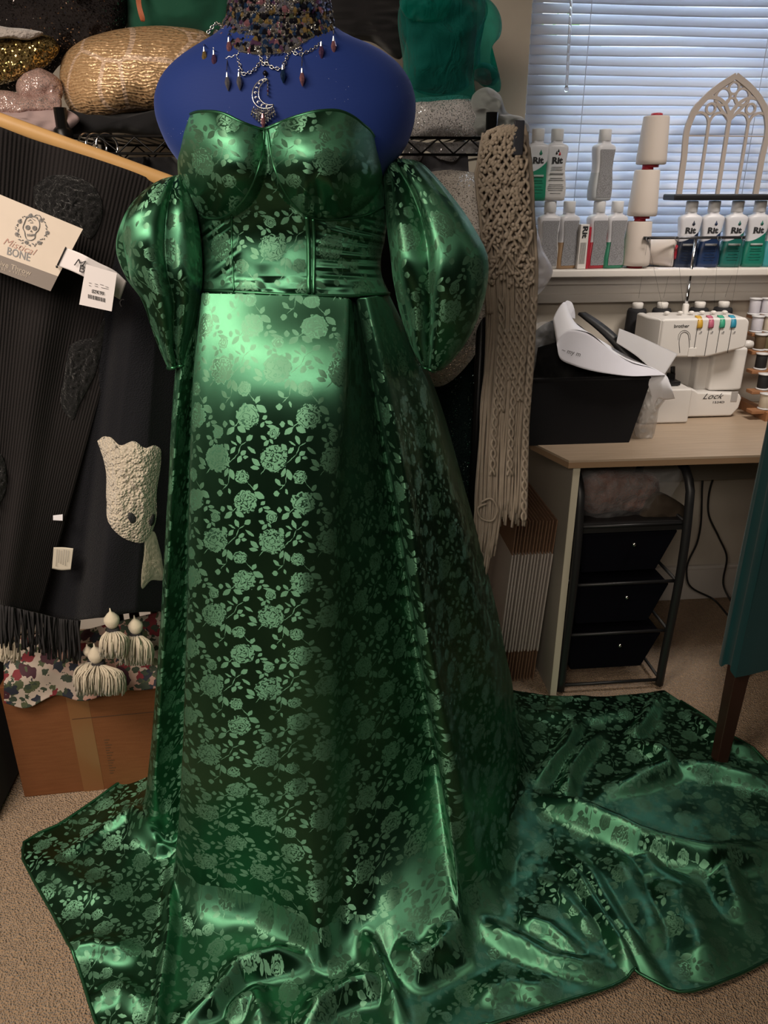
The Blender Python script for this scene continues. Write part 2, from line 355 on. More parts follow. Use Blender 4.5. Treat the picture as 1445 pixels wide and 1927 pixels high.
# --- skirt: fold by fold; each column runs waist, hip, thigh, knee, shin, floor contact, floor, hem
SK = [
 [(362,556,1.47),(340,700,1.50),(328,940,1.52),(312,1220,1.54),(300,1400,1.55),(292,1462,1.56),(270,1448,0),(248,1458,0)],
 [(352,562,1.42),(331,700,1.42),(316,940,1.41),(299,1220,1.41),(282,1430,1.42),(262,1512,1.43),(232,1492,0),(190,1498,0)],
 [(360,560,1.385),(340,700,1.37),(324,940,1.36),(308,1220,1.36),(292,1450,1.37),(276,1566,1.385),(170,1560,0),(112,1552,0)],
 [(372,558,1.375),(352,700,1.38),(336,940,1.39),(324,1220,1.39),(310,1450,1.39),(300,1590,1.37),(190,1640,0),(40,1598,0)],
 [(379,556,1.35),(362,700,1.40),(352,940,1.42),(346,1220,1.42),(338,1450,1.41),(326,1600,1.37),(240,1720,0),(100,1722,0)],
 [(381,553,1.32),(367,700,1.31),(360,940,1.30),(354,1220,1.29),(346,1450,1.28),(336,1606,1.29),(290,1800,0),(150,1830,0)],
 [(386,551,1.300),(368,700,1.265),(359,940,1.245),(353,1220,1.235),(344,1450,1.225),(330,1660,1.20),(318,1840,0),(200,1960,0)],
 [(420,551,1.292),(405,700,1.245),(395,940,1.215),(388,1220,1.205),(380,1450,1.185),(370,1690,1.15),(360,1850,0),(300,1985,0)],
 [(520,554,1.280),(512,700,1.215),(505,940,1.190),(500,1220,1.180),(492,1450,1.155),(482,1740,1.10),(476,1850,0),(450,2010,0)],
 [(620,558,1.272),(610,700,1.205),(592,940,1.180),(588,1220,1.170),(580,1450,1.165),(566,1770,1.09),(570,1850,0),(570,2010,0)],
 [(651,561,1.270),(644,700,1.210),(624,940,1.195),(624,1220,1.190),(616,1450,1.170),(600,1780,1.11),(630,1870,0),(640,2005,0)],
 [(656,563,1.300),(656,700,1.245),(652,940,1.245),(660,1220,1.240),(662,1450,1.215),(655,1780,1.125),(685,1870,0),(700,2000,0)],
 [(664,563,1.345),(678,700,1.315),(700,940,1.315),(728,1220,1.305),(745,1450,1.265),(745,1780,1.14),(765,1860,0),(790,1975,0)],
 [(671,562,1.372),(697,700,1.372),(739,940,1.375),(782,1220,1.360),(820,1450,1.315),(855,1765,1.14),(880,1835,0),(900,1935,0)],
 [(675,561,1.315),(706,700,1.30),(753,940,1.275),(797,1220,1.24),(838,1450,1.20),(890,1740,1.12),(950,1800,0),(1000,1910,0)],
 [(684,560,1.305),(716,700,1.285),(764,940,1.262),(808,1220,1.23),(856,1450,1.20),(912,1700,1.16),(1010,1770,0),(1105,1876,0)],
 [(700,558,1.32),(738,700,1.31),(785,940,1.31),(832,1220,1.31),(880,1450,1.29),(950,1680,1.22),(1060,1740,0),(1192,1834,0)],
 [(712,556,1.345),(757,700,1.345),(808,940,1.355),(856,1220,1.36),(905,1430,1.355),(965,1600,1.30),(1080,1700,0),(1200,1838,0)],
 [(722,554,1.375),(777,700,1.375),(832,940,1.38),(884,1220,1.40),(935,1420,1.41),(985,1540,1.38),(1120,1660,0),(1290,1872,0)],
 [(730,552,1.42),(795,700,1.42),(855,940,1.43),(915,1220,1.46),(960,1400,1.49),(1010,1500,1.45),(1180,1640,0),(1440,1812,0)],
 [(728,552,1.46),(800,700,1.50),(868,940,1.53),(930,1200,1.58),(965,1340,1.62),(1000,1440,1.60),(1200,1560,0),(1560,1720,0)],
 [(722,552,1.50),(805,700,1.57),(880,940,1.63),(935,1150,1.71),(958,1260,1.76),(985,1375,1.74),(1200,1460,0),(1560,1560,0)],
 [(700,552,1.53),(795,700,1.62),(870,940,1.72),(920,1120,1.80),(940,1230,1.85),(970,1330,1.83),(1140,1370,0),(1445,1440,0)],
 [(680,552,1.54),(770,700,1.66),(850,900,1.78),(900,1080,1.86),(930,1200,1.90),(955,1312,1.89),(1110,1312,0),(1250,1300,0)],
]
nc = len(SK); A = np.zeros((nc, 8, 3))
for i, c in enumerate(SK):
    for j, (x, y, d) in enumerate(c): A[i, j] = at(x, y, Y=d) if j < 6 else at(x, y, Z=.012)
    A[i, 5, 2] = max(.015, min(A[i, 5, 2], .06))
    if 6 <= i <= 15: A[i, 5] = at(c[5][0], c[5][1]-12+18*math.sin(i*2.1), Z=.05)
    base = A[i, 5]; 
gp = np.r_[0, np.cumsum([np.linalg.norm(A[i+1]-A[i], axis=1)[1:6].mean()+.008 for i in range(nc-1)])]
NU, NV = 520, 460
vk = np.array([0, .12, .30, .50, .64, .78, .89, 1.]); vq = np.linspace(0, 1, NV)
B_ = cr_interp(gp, A, np.linspace(0, gp[-1], NU))                  # NU x 8 x 3
Gd = cr_interp(vk, B_.transpose(1, 0, 2), vq).transpose(1, 0, 2)   # NU x NV x 3
def seg_dist(x, y, a, b):
    ax, ay = a; bx, by = b; dx, dy = bx-ax, by-ay; L2 = dx*dx+dy*dy
    t = np.clip(((x-ax)*dx+(y-ay)*dy)/L2, 0, 1); return np.hypot(x-ax-t*dx, y-ay-t*dy), t, (dx*(y-ay)-dy*(x-ax))
def ridge(x, y, pts, h, w):
    D = np.full(x.shape, 9.); H = np.zeros(x.shape); n_ = len(pts)-1; Pw = [at(a, b, Z=.02)[:2] for a, b in pts]
    for k in range(n_):
        d, t, _ = seg_dist(x, y, Pw[k], Pw[k+1]); s = (k+t)/n_; e = np.minimum(1, np.minimum(s*3.5+.1, (1-s)*3.5+.15)); m = d < D
        D = np.where(m, d, D); H = np.where(m, e, H)
    return h*H*np.exp(-(D/w)**2)
x, y, z = Gd[..., 0], Gd[..., 1], Gd[..., 2]
U_, V_ = np.meshgrid(np.linspace(0, gp[-1], NU), vq, indexing='ij')
fl = np.clip((V_-.70)/.12, 0, 1); fl = fl*fl*(3-2*fl)
RD = [([(1230,1640),(1300,1750),(1330,1850)],.035,.05),([(1140,1590),(1210,1700),(1250,1800)],.02,.035),([(1040,1600),(1090,1660),(1150,1760),(1200,1840)],.028,.016),([(1060,1590),(1110,1650),(1160,1740),(1240,1850)],.03,.02),
 ([(1000,1500),(1080,1530),(1200,1590),(1330,1620),(1470,1600)],.06,.03),([(1090,1350),(1060,1420),(1000,1480)],.05,.022),([(1130,1370),(1075,1450),(1060,1510)],.04,.02),
 ([(1245,1300),(1205,1370),(1180,1400)],.035,.018),([(1180,1390),(1250,1430),(1255,1450),(1120,1500)],.04,.025),([(1350,1590),(1370,1660),(1400,1740)],.03,.03),
 ([(1250,1440),(1350,1450),(1460,1480)],.03,.03),([(1190,1560),(1230,1640),(1330,1700)],.02,.03),
 ([(890,1735),(960,1770),(1040,1810),(1150,1830)],.03,.02),([(970,1730),(1030,1750),(1100,1800)],.022,.016),([(1020,1640),(1070,1700),(1130,1770)],.02,.02),([(860,1760),(820,1810),(790,1830),(740,1800)],.04,.024),
 ([(330,1930),(400,1890),(450,1830),(520,1812),(590,1808)],.045,.02),([(560,1950),(610,1890),(670,1862),(740,1858)],.045,.022),([(680,1770),(720,1840),(760,1930)],.035,.016),
 ([(880,1880),(960,1850),(1060,1870)],.02,.025),([(420,1910),(480,1880),(500,1950)],.03,.02),([(320,1620),(322,1750),(300,1900),(290,2000)],.03,.012),
 ([(60,1600),(130,1660),(230,1700)],.016,.03),([(120,1790),(180,1780),(260,1800)],.02,.02),([(110,1620),(200,1560),(260,1540)],.02,.018),([(150,1890),(230,1860),(290,1900)],.018,.02),
 ([(230,1520),(262,1560),(300,1600),(335,1598)],.03,.012),([(960,1330),(1100,1350),(1200,1330)],.012,.03),([(1300,1340),(1350,1400),(1440,1420)],.03,.02)]
dz = np.zeros_like(z)
for p_, h_, w_r in RD: dz = np.maximum(dz, ridge(x, y, p_, h_, w_r))
bumpy = .006*vnoise(x*9, y*9, 3)+.0022*vnoise(x*26, y*18, 4)
z = np.maximum(z+fl*(dz+bumpy+.004), .006+.004*fl*np.abs(vnoise(x*30, y*30, 5)))
# soft drape ripples above the floor
rip = (1-fl)*np.clip(V_*3, 0, 1)*(.0035*vnoise(U_*16, V_*3, 11)+.0016*vnoise(U_*34, V_*9, 12)); y = y+rip
bot = np.clip((V_-.55)/.2, 0, 1)*(1-fl); y = y+bot*(.006*vnoise(U_*12, V_*14, 13)+.014*vnoise(U_*22, V_*5, 14)*np.clip((V_-.62)/.1, 0, 1))
Gd = np.stack([x, y, z], -1)
lenV = np.zeros((NU, NV)); lenV[:, 1:] = np.cumsum(np.linalg.norm(np.diff(Gd, axis=1), axis=2), axis=1)
jr = int(.3*NV); su = np.r_[0, np.cumsum(np.linalg.norm(np.diff(Gd[:, jr], axis=0), axis=1))]
UVs = np.stack([np.repeat(su[:, None], NV, 1)*1.02, lenV], -1)
jc = int(.76*NV); sk = MB()
sk.grid(Gd[:, :jc+1], uv=UVs[:, :jc+1], flip=True)
flo = np.stack([x, -y], -1)[:, jc:]; rt = .35; flo = np.stack([flo[..., 0]*math.cos(rt)-flo[..., 1]*math.sin(rt), flo[..., 0]*math.sin(rt)+flo[..., 1]*math.cos(rt)], -1)
sk2 = MB(); 
# continue the same sheet with shared vertices
base_n = 0; off = sk.n; m1 = jc+1; P2 = Gd[:, jc+1:]; m2 = P2.shape[1]; sk.v.append(P2.reshape(-1, 3)); sk.n += NU*m2
def idx(i, j): return i*m1+j if j <= jc else off+i*m2+(j-jc-1)
for i in range(NU-1):
    for j in range(jc, NV-1):
        sk.f.append([idx(i+1, j), idx(i+1, j+1), idx(i, j+1), idx(i, j)]); sk.mi.append(0); k = j-jc
        sk.uv.append([flo[i+1, k], flo[i+1, k+1], flo[i, k+1], flo[i, k]])
skirt = obj('skirt', sk, SATIN, gown, solid=.0012)
hem = MB(); hem.tube(np.concatenate([Gd[::4, -1]+[0, 0, .002]]), .0032, 6); obj('hem', hem, TRIM_SATIN, skirt)
# --- bodice
Lk = np.array([[0, 335], [.12, 335], [.3, 341], [.45, 352], [.58, 368], [.7, 377], [.85, 379], [1, 376]]); Rk = np.array([[0, 718], [.12, 719], [.3, 724], [.45, 727], [.6, 723], [.75, 716], [.88, 718], [1, 732]])
topk = np.array([(320, 292), (335, 262), (345, 226), (362, 214), (390, 210), (420, 214), (450, 228), (475, 238), (497, 243), (520, 234), (560, 219), (605, 209), (645, 211), (680, 232), (706, 262), (718, 296), (740, 300)])
botk = np.array([(360, 546), (380, 546), (450, 550), (560, 555), (660, 557), (735, 552), (750, 552)])
NT_, NB = 420, 260; th = np.linspace(0, 2*math.pi, NT_+1)[:-1]; tt = np.linspace(0, 1, NB)
TH, TT = np.meshgrid(th, tt, indexing='ij')
Lx = np.interp(TT, Lk[:, 0], Lk[:, 1]); Rx = np.interp(TT, Rk[:, 0], Rk[:, 1])
Lx = cr_interp(Lk[:, 0], Lk[:, 1], TT.ravel()).reshape(TT.shape); Rx = cr_interp(Rk[:, 0], Rk[:, 1], TT.ravel()).reshape(TT.shape)
sx = -np.cos(TH); front = TH < math.pi; e = .92
PX = (Lx+Rx)/2+(Rx-Lx)/2*np.sign(sx)*np.abs(sx)**e
ty = cr_interp(topk[:, 0], topk[:, 1], PX.ravel()).reshape(PX.shape); by = np.interp(PX, botk[:, 0], botk[:, 1])
ty = np.where(front, ty, 285); by = np.where(front, by, 552); PY = ty+(by-ty)*TT
Dp = cr_interp([180, 250, 330, 400, 440, 500, 560], np.array([.135, .142, .142, .118, .108, .112, .122]), PY.ravel()).reshape(PY.shape)
dep = Dp*np.sign(np.sin(TH))*np.abs(np.sin(TH))**.85
def cup(cx, cy, rx, ryu, ryd, amp):
    ry = np.where(PY < cy, ryu, ryd); d2 = ((PX-cx)/rx)**2+((PY-cy)/ry)**2
    return amp*np.clip(1-d2, 0, 1)**.62
c1 = cup(415, 305, 84, 130, 106, .058); c2 = cup(618, 300, 108, 125, 112, .062)
bul = np.where(front, np.maximum(c1, c2), 0)
# gathered pleats at the right cup, ruched side panels, centre seam
pl = lambda x0, y0, ang, L, w, h: h*np.exp(-((((PX-x0)*math.cos(ang)-(PY-y0)*math.sin(ang)))/w)**2)*np.exp(-((((PX-x0)*math.sin(ang)+(PY-y0)*math.cos(ang)))/L)**2)
wr = pl(572, 372, -.1, 34, 8, .012)+pl(600, 372, .12, 32, 7, -.012)+pl(630, 370, .3, 34, 9, .006)+pl(400, 385, -.2, 26, 8, -.004)+pl(375, 370, -.5, 26, 8, .004)
ru = np.clip((PX-590)/20, 0, 1)*np.clip((PY-408)/20, 0, 1)*np.clip((548-PY)/30, 0, 1); rl = np.clip((455-PX)/18, 0, 1)*np.clip((PY-405)/20, 0, 1)*np.clip((545-PY)/40, 0, 1)
wr = wr+ru*.0045*vnoise((PX-.0*PY)/70, (PY-.30*(PX-600)*np.clip(1-(PY-430)/90, .2, 1))/7.5, 21)+rl*.0045*vnoise(PX/60, (PY+.75*(PX-380))/8, 22)
wr = wr+.0010*vnoise(PX/26, PY/26, 23)+np.clip((PY-520)/12, 0, 1)*np.clip((552-PY)/8, 0, 1)*.004*vnoise(PX/24, PY/30, 24)
YY = YC-.012-dep-bul-np.where(front, wr, 0)
BG = atv(PX, PY, YY)
lu = np.zeros(BG.shape[:2]); lu[1:] = np.cumsum(np.linalg.norm(np.diff(BG, axis=0), axis=2), axis=0); lu = np.repeat(lu[:, -1][:, None], NB, 1)
lv_ = np.zeros(BG.shape[:2]); lv_[:, 1:] = np.cumsum(np.linalg.norm(np.diff(BG, axis=1), axis=2), axis=1); lv_ = (PY-210)/1440*1.30
UB = np.stack([lu+.013, lv_+.038], -1); UB = np.concatenate([UB, UB[:1]+np.array([.03, 0])], 0)
bo = MB(); bo.grid(BG, cu_=True, uv=UB); bod = obj('bodice', bo, SATIN, gown, solid=.0015)
def bpoint(px, py, out=.002):
    f_ = front; d2 = np.where(f_, (PX-px)**2+(PY-py)**2, 1e9); k = np.unravel_index(np.argmin(d2), d2.shape); return at(px, py, Y=YY[k]-out)
def seam(pts, r=.0022, name='seam'):
    P = smooth_pts([(a, b_, 0) for a, b_ in pts], 40); q = np.array([bpoint(a, b_) for a, b_, _ in P])
    q[1:-1] = (q[:-2]+q[1:-1]+q[2:])/3; m = MB(); m.tube(q, r, 6); return obj(name, m, TRIM_SATIN, bod)
seam([(497, 244), (494, 285), (480, 335), (455, 380), (420, 408), (385, 410), (358, 385), (345, 350)])
seam([(503, 244), (512, 300), (530, 350), (560, 392), (590, 410), (640, 412), (690, 404), (722, 390)])
seam([(577, 408), (580, 450), (581, 500), (581, 552)], .0036, 'boning_channel'); seam([(589, 412), (591, 450), (591, 500), (590, 553)], .0028, 'boning_channel')
seam([(372, 405), (373, 450), (378, 500), (380, 546)], .002); seam([(436, 405), (436, 450), (438, 500), (440, 549)], .0016)
q = np.array([BG[k, 0] for k in range(0, NT_, 3)]); m = MB(); m.tube(q, .0026, 6, closed=True); obj('top_binding', m, TRIM_SATIN, bod)
q = np.array([BG[k, -1] for k in range(0, NT_, 3)]); m = MB(); m.tube(q, .003, 6, closed=True); obj('waist_seam', m, TRIM_SATIN, bod)
# --- puff sleeves
def sleeve(rows, folds, seed, cre=()):
    R = np.array(rows, float); k = np.linspace(0, 1, len(R)); q = cr_interp(k, R, np.linspace(0, 1, 150)); n_t = 220
    an = np.linspace(0, 2*math.pi, n_t+1)[:-1]; G = []
    for i, (lx, ly, rx, ry, Y_, D_) in enumerate(q):
        a = at(lx, ly, Y=Y_); b_ = at(rx, ry, Y=Y_); c = (a+b_)/2; h = (b_-a)/2; t = i/149
        env = math.sin(math.pi*min(1, t*1.05))**.5 if t < .95 else .25
        f_ = np.ones(n_t)
        f_ = f_+.06*max(0, 1-t*2.2)**1.5*np.cos(13*an+2*np.sin(an*2))
        for (n1, amp, ph, tw) in folds: f_ = f_+amp*np.cos(n1*an+ph+tw*t)*(1.15-env*.5)
        f_ = f_+.20*(vnoise(an*.8+t*2.5, np.full(n_t, t*4.2), seed)+.35*vnoise(an*1.6-t*5, np.full(n_t, t*7), seed+9))*np.sin(an/2)**2
        for (a0, tw, w_, dp) in cre: f_ = f_-dp*np.exp(-((an-a0-tw*t)/w_)**2)*min(1, .35+2*t)
        ff = np.where(np.abs(np.cos(an)) > .93, 1+(f_-1)*.25, f_)
        G.append(c+np.cos(an)[:, None]*h*ff[:, None]+np.stack([0*an, -np.sin(an)*D_*f_, .01*np.sin(an)*env], 1))
    G = np.array(G); l1 = np.zeros(G.shape[:2]); l1[1:] = np.cumsum(np.linalg.norm(np.diff(G, axis=0), axis=2), axis=0)
    mid = G[70]; su_ = np.r_[0, np.cumsum(np.linalg.norm(np.diff(np.vstack([mid, mid[:1]]), axis=0), axis=1))]
    uv = np.stack([np.repeat(su_[None, :], 150, 0)+seed*.037, np.hstack([l1, l1[:, :1]])+seed*.021], -1)
    mb = MB(); mb.grid(G, cv_=True, uv=uv, flip=True); o = obj('sleeve', mb, SATIN, gown, solid=.0012)
    c_ = MB(); c_.tube(G[-1][::3], .0035, 6, closed=True); obj('cuff', c_, TRIM_SATIN, o)
    return o
sleeve([(322, 338, 344, 328, 1.40, .02), (292, 350, 352, 346, 1.38, .045), (250, 384, 366, 385, 1.36, .065), (226, 430, 374, 430, 1.35, .075), (219, 478, 379, 480, 1.35, .08), (236, 522, 380, 525, 1.35, .08), (266, 562, 377, 565, 1.36, .07), (284, 610, 366, 612, 1.37, .06), (300, 655, 354, 652, 1.38, .045), (316, 692, 350, 684, 1.39, .03)],
       [(3, .04, 2, .8)], 2, ((1.05, .25, .24, .42),))
sleeve([(728, 300, 776, 302, 1.42, .03), (722, 325, 800, 318, 1.40, .05), (724, 360, 842, 366, 1.38, .07), (727, 415, 884, 424, 1.36, .085), (732, 470, 914, 486, 1.35, .09), (737, 520, 909, 558, 1.35, .09), (748, 570, 888, 618, 1.36, .08), (764, 625, 862, 662, 1.37, .06), (782, 668, 836, 690, 1.38, .04), (795, 690, 818, 698, 1.39, .02)],
       [(3, .04, .4, -.8)], 5, ((2.15, -.2, .22, .45),))
# ================================================================ shared materials and lettering
white = plain('white_plastic', (.76, .73, .70), .38); whitecap = plain('white_cap', (.70, .70, .72), .4)
silver = plain('silver_metal', (.75, .74, .72), .22, 1); chrome = plain('chrome', (.8, .8, .82), .12, 1)
ink = plain('black_ink', (.015, .015, .018), .7); greyink = plain('grey_ink', (.22, .22, .23), .7)
paper = plain('white_paper', (.90, .90, .96), .7); paper2 = plain('pattern_paper', (.74, .73, .80), .75, var=.03)  # white paper lifted to bluish, window light on the fold put into its colour
blackp = plain('black_plastic', (.014, .014, .015), .45); blackcloth = fabric('black_cloth', (.012, .012, .014), .95, 500, .6, sheen=.1)
def lerp(a, b, t): return a+(b-a)*t
def text_mesh(s, size=1.0, bold=0, shear=0, ext=.0):
    c = bpy.data.curves.new('t', 'FONT'); c.body = s; c.size = size; c.offset = bold; c.shear = shear; c.extrude = ext; c.resolution_u = 3
    o = bpy.data.objects.new('t', c); COL.objects.link(o); bpy.context.view_layer.update()
    me = o.to_mesh(); V = np.array([v.co[:] for v in me.vertices]); Fc = [list(p.vertices) for p in me.polygons]
    o.to_mesh_clear(); bpy.data.objects.remove(o); bpy.data.curves.remove(c); return V, Fc
def letter(mb, s, org, ax, ay, width=None, height=None, bold=.01, shear=0, lift=.0006, mi=0):   # lettering lying on a surface
    V, Fc = text_mesh(s, 1, bold, shear); lo, hi = V.min(0), V.max(0); V = V-lo; w, h = (hi-lo)[:2]
    sx = width/w if width else height/h; sy = height/h if height else sx
    ax = np.array(ax, float); ax /= np.linalg.norm(ax); ay = np.array(ay, float); ay -= ax*(ax@ay); ay /= np.linalg.norm(ay); nn = np.cross(ax, ay)
    mb.add(np.array(org)+V[:, :1]*sx*ax+V[:, 1:2]*sy*ay+nn*lift, Fc, mi=mi)
def pbox(mb, x0, y0, x1, y1, Y, dep, mi=0):
    a = at((x0+0.0), (y0+y1)/2, Y=Y); b = at(x1, (y0+y1)/2, Y=Y); zt = at((x0+x1)/2, y0, Y=Y)[2]; zb = at((x0+x1)/2, y1, Y=Y)[2]
    return mb.b2((a[0], Y, zb), (b[0], Y+dep, zt), mi=mi)
# ================================================================ desk
n = NT('light_wood_laminate'); co = n.coord(); wv = n.noise(n.mapping(co, (1.5, 26, 26)), 5, 4, .6)
n.set(base=n.mix(wv, (.33, .24, .165, 1), (.54, .42, .31, 1)), rough=.38, normal=n.bump(wv, .05, .001)); deskm = n.m
edgem = plain('desk_edge', (.30, .19, .11), .5); creamm = plain('cream_panel', (.60, .55, .43), .5); greyp = plain('grey_panel', (.30, .27, .23), .6)
desk = thing('desk', (1.3, 2.1, 0), 'light wood topped desk with a cream edged side panel under the window', 'desk')
ZT = .757; poly = [(.612, 2.02), (.668, 1.853), (2.25, 1.84), (2.25, 2.385), (.612, 2.385)]
t_ = MB(); t_.prism(poly, (1, 0, 0), (0, 1, 0), (0, 0, 1), (0, 0, ZT-.006), .006); obj('tabletop', t_, deskm, desk, smooth=False)
t_ = MB(); t_.prism(poly, (1, 0, 0), (0, 1, 0), (0, 0, 1), (0, 0, ZT-.022), .0158); obj('edge_band', t_, edgem, desk, smooth=False)
for x in (.685, 2.1):
    t_ = MB(); t_.b2((x, 1.862, 0), (x+.018, 2.37, ZT-.022)); q = obj('side_panel', t_, greyp, desk, smooth=False)
    t_ = MB(); t_.b2((x-.0005, 1.859, 0), (x+.0185, 1.862, ZT-.022)); obj('edge_strip', t_, creamm, q, smooth=False)
t_ = MB(); t_.b2((.703, 2.33, .50), (2.1, 2.345, ZT-.022)); obj('back_rail', t_, greyp, desk, smooth=False)
# ================================================================ black rolling cart
cart = thing('storage_cart', (.87, 2.0, 0), 'black tube framed cart of three fabric drawers under the desk', 'cart')
fr = MB(); xl, xr, yf, yb = .718, 1.03, 1.87, 2.20
for xx in (xl, xr):
    P = [(xx, yf, .012), (xx, yf, .60), (xx, yf+.01, .655), (xx, yf+.05, .695), (xx, yf+.12, .705), (xx, yb-.08, .705), (xx, yb-.02, .68), (xx, yb, .62), (xx, yb, .012)]
    fr.tube(smooth_pts(P, 50), .0125, 10)
obj('frame', fr, blackp, cart)
for z_ in (.555, .372, .206, .03):
    sh = MB()
    for (a, b_) in [((xl, yf, z_), (xr, yf, z_)), ((xl, yb, z_), (xr, yb, z_)), ((xl, yf, z_), (xl, yb, z_)), ((xr, yf, z_), (xr, yb, z_))]: sh.tube([a, b_], .005, 6)
    obj('shelf_rail', sh, blackp, cart)
sh = MB(); sh.b2((xl, yf+.003, .545), (xr, yb, .552)); sh.b2((xl, yf, .535), (xr, yf+.006, .562)); obj('top_tray', sh, blackp, cart, smooth=False)
binm = plain('black_drawer_fabric', (.0025, .0025, .005), .95, bump=.3, bscale=700, spec=.08)
for (zt, zb_) in [(.530, .405), (.362, .235), (.196, .075)]:
    b_ = MB(); xc = (xl+.725*0+xr)/2-.006
    V = [(xl+.03, yf+.012, zb_), (xr-.062, yf+.012, zb_), (xr-.062, yb-.02, zb_), (xl+.03, yb-.02, zb_), (xl+.006, yf+.004, zt), (xr-.018, yf+.004, zt), (xr-.018, yb-.01, zt), (xl+.006, yb-.01, zt)]
    b_.add(V, [(0, 3, 2, 1), (4, 5, 6, 7), (0, 1, 5, 4), (1, 2, 6, 5), (2, 3, 7, 6), (3, 0, 4, 7)])
    dr = obj('drawer', b_, binm, cart, smooth=False, bevel=.004)
    k_ = MB(); k_.lathe([(.002, 0), (.003, .006), (.0055, .010), (.0055, .014), (.003, .017)], ((xl+xr)/2+.01, yf+.006, (zt+zb_)/2+.03), 12, axis=[(1, 0, 0), (0, 0, -1), (0, 1, 0)]); obj('knob', k_, silver, dr)
# ================================================================ puffed shapes and cloth bundles
def puff(outline, Y, D, nth=120, nph=60, amp=.006, fr=14, seed=0, back=.8, stretch=(1, 1), crease=0, p=1.0):
    O = np.array(outline, float); O = np.vstack([O, O[:1]]); d = np.r_[0, np.cumsum(np.linalg.norm(np.diff(O, axis=0), axis=1))]
    Oe = np.vstack([O[-2], O, O[1]]); de = np.r_[d[0]-np.linalg.norm(O[-2]-O[0]), d, d[-1]+np.linalg.norm(O[1]-O[0])]
    o = cr_interp(de, Oe, np.linspace(0, d[-1], nth+1)[:-1]); c = O[:-1].mean(0)
    ph = np.linspace(-math.pi/2, math.pi/2, nph); r = np.cos(ph)**.8; r[0] = r[-1] = .002; w_ = np.sin(ph)
    PXX = c[0]+(o[:, 0]-c[0])[None]*r[:, None]; PYY = c[1]+(o[:, 1]-c[1])[None]*r[:, None]
    nx = PXX/100*stretch[0]*fr/6; ny = PYY/100*stretch[1]*fr/6
    N = vnoise(nx, ny, seed)*.6+vnoise(nx*2.3, ny*2.3, seed+1)*.3
    if crease: N = N-crease*np.abs(vnoise(nx*1.4+5, ny*1.4, seed+2))
    YYY = Y-D*np.where(w_ > 0, 1, back)[:, None]*(np.sign(w_)*np.abs(w_)**p)[:, None]-amp*N*(w_[:, None] > -.3)*r[:, None]**0*np.clip(1-np.abs(w_[:, None])**40, 0, 1)
    return MB().grid(atv(PXX, PYY, YYY), cv_=True, flip=True)
def glitter(name, c, c2, rough=.35, metal=.6, scale=900, k=.9, fleck=(1, 1, 1), amount=.35, sheen=0, fold=None):
    n = NT(name); co = n.coord(); v = n.new('ShaderNodeTexVoronoi'); n.put(v.inputs['Vector'], co); v.inputs['Scale'].default_value = scale
    geo = n.new('ShaderNodeNewGeometry'); nn = n.vm('NORMALIZE', n.vm('ADD', geo.outputs['Normal'], n.vm('MULTIPLY_ADD', v.outputs['Color'], (k, k, k), (-k/2, -k/2, -k/2))))
    sepc = n.new('ShaderNodeSeparateColor'); n.put(sepc.inputs[0], v.outputs['Color']); m = n.ma('GREATER_THAN', sepc.outputs[0], 1-amount)
    nz = n.noise(co, 16, 3)
    n.set(base=n.mix(m, n.mix(nz, (*c, 1), (*c2, 1)), (*fleck, 1)), metal=n.ma('MULTIPLY', m, metal), rough=n.ma('MULTIPLY_ADD', m, rough-.8, .8), spec=n.ma('MULTIPLY_ADD', m, .4, .08), normal=nn, sheen=sheen); return n.m
# plastic bag of fabric scraps on top of the cart
n = NT('clear_bag_film'); n.set(base=(.9, .9, .92, 1), rough=.16, ior=1.3, trans=.0, alpha=.13, spec=.9, normal=n.bump(n.noise(n.coord(), 22, 4, .6, .6), .9, .012)); filmm = n.m
scrap = fabric('pink_scrap', (.15, .06, .04), .8, 120, .9, var=.5, dist=.01)
sb = thing('bag_of_scraps', at(1160, 980, Y=1.98)*[1, 1, 0]+[0, 0, .556], 'clear plastic bag holding pinkish brown cloth on top of the black cart', 'bag')
obj('cloth_scraps', puff([(1092, 905), (1130, 885), (1190, 888), (1235, 895), (1240, 930), (1215, 965), (1165, 962), (1120, 972), (1090, 950)], 1.99, .06, amp=.02, fr=26, seed=31, crease=.5), scrap, sb)
obj('film', puff([(1080, 930), (1095, 885), (1160, 880), (1240, 882), (1290, 884), (1270, 925), (1225, 975), (1160, 982), (1100, 985), (1082, 965)], 1.985, .075, amp=.018, fr=24, seed=33, crease=.6), filmm, sb)
q = MB(); q.box(at(1228, 962, Y=1.96), (.06, .02, .07), rot=[(math.cos(.6), 0, math.sin(.6)), (0, 1, 0), (-math.sin(.6), 0, math.cos(.6))])
tag(obj('cloth_roll', puff([(1195, 985), (1205, 960), (1235, 925), (1262, 935), (1300, 975), (1298, 986), (1240, 988)], 1.96, .04, amp=.01, fr=20, seed=36), plain('dark_brown_cloth', (.05, .035, .022), .8, bump=.3), None), 'dark brown folded cloth on the cart beside the bag of scraps', 'cloth')
# folded cardboard flats beside the desk
kraft = plain('kraft_board', (.22, .12, .07), .85, bump=.2, bscale=300, var=.1); flatw = plain('white_board', (.48, .42, .38), .7)
ct = None
for k in range(13):
    if ct is None:
        ct = thing('cardboard_flat', (.5, 1.94, 0), 'thin brown cardboard flat with a white middle band standing beside the desk panel', 'cardboard sheet', 'cardboard flats standing beside the desk')
        m = MB(); m.b2((.4985, 1.94, .001), (.5015, 2.26, .545)); obj('board', m, kraft, ct, smooth=False)
        m = MB(); m.b2((.4978, 1.938, .11), (.5022, 2.20, .44)); obj('white_band', m, flatw, ct, smooth=False); o_ = ct
    else: o_ = dup(ct)
    o_.location = (.535+k*.0098, 1.94+.002*(k % 3), 0.002); o_.rotation_euler = (0, math.radians(3.2), 0)
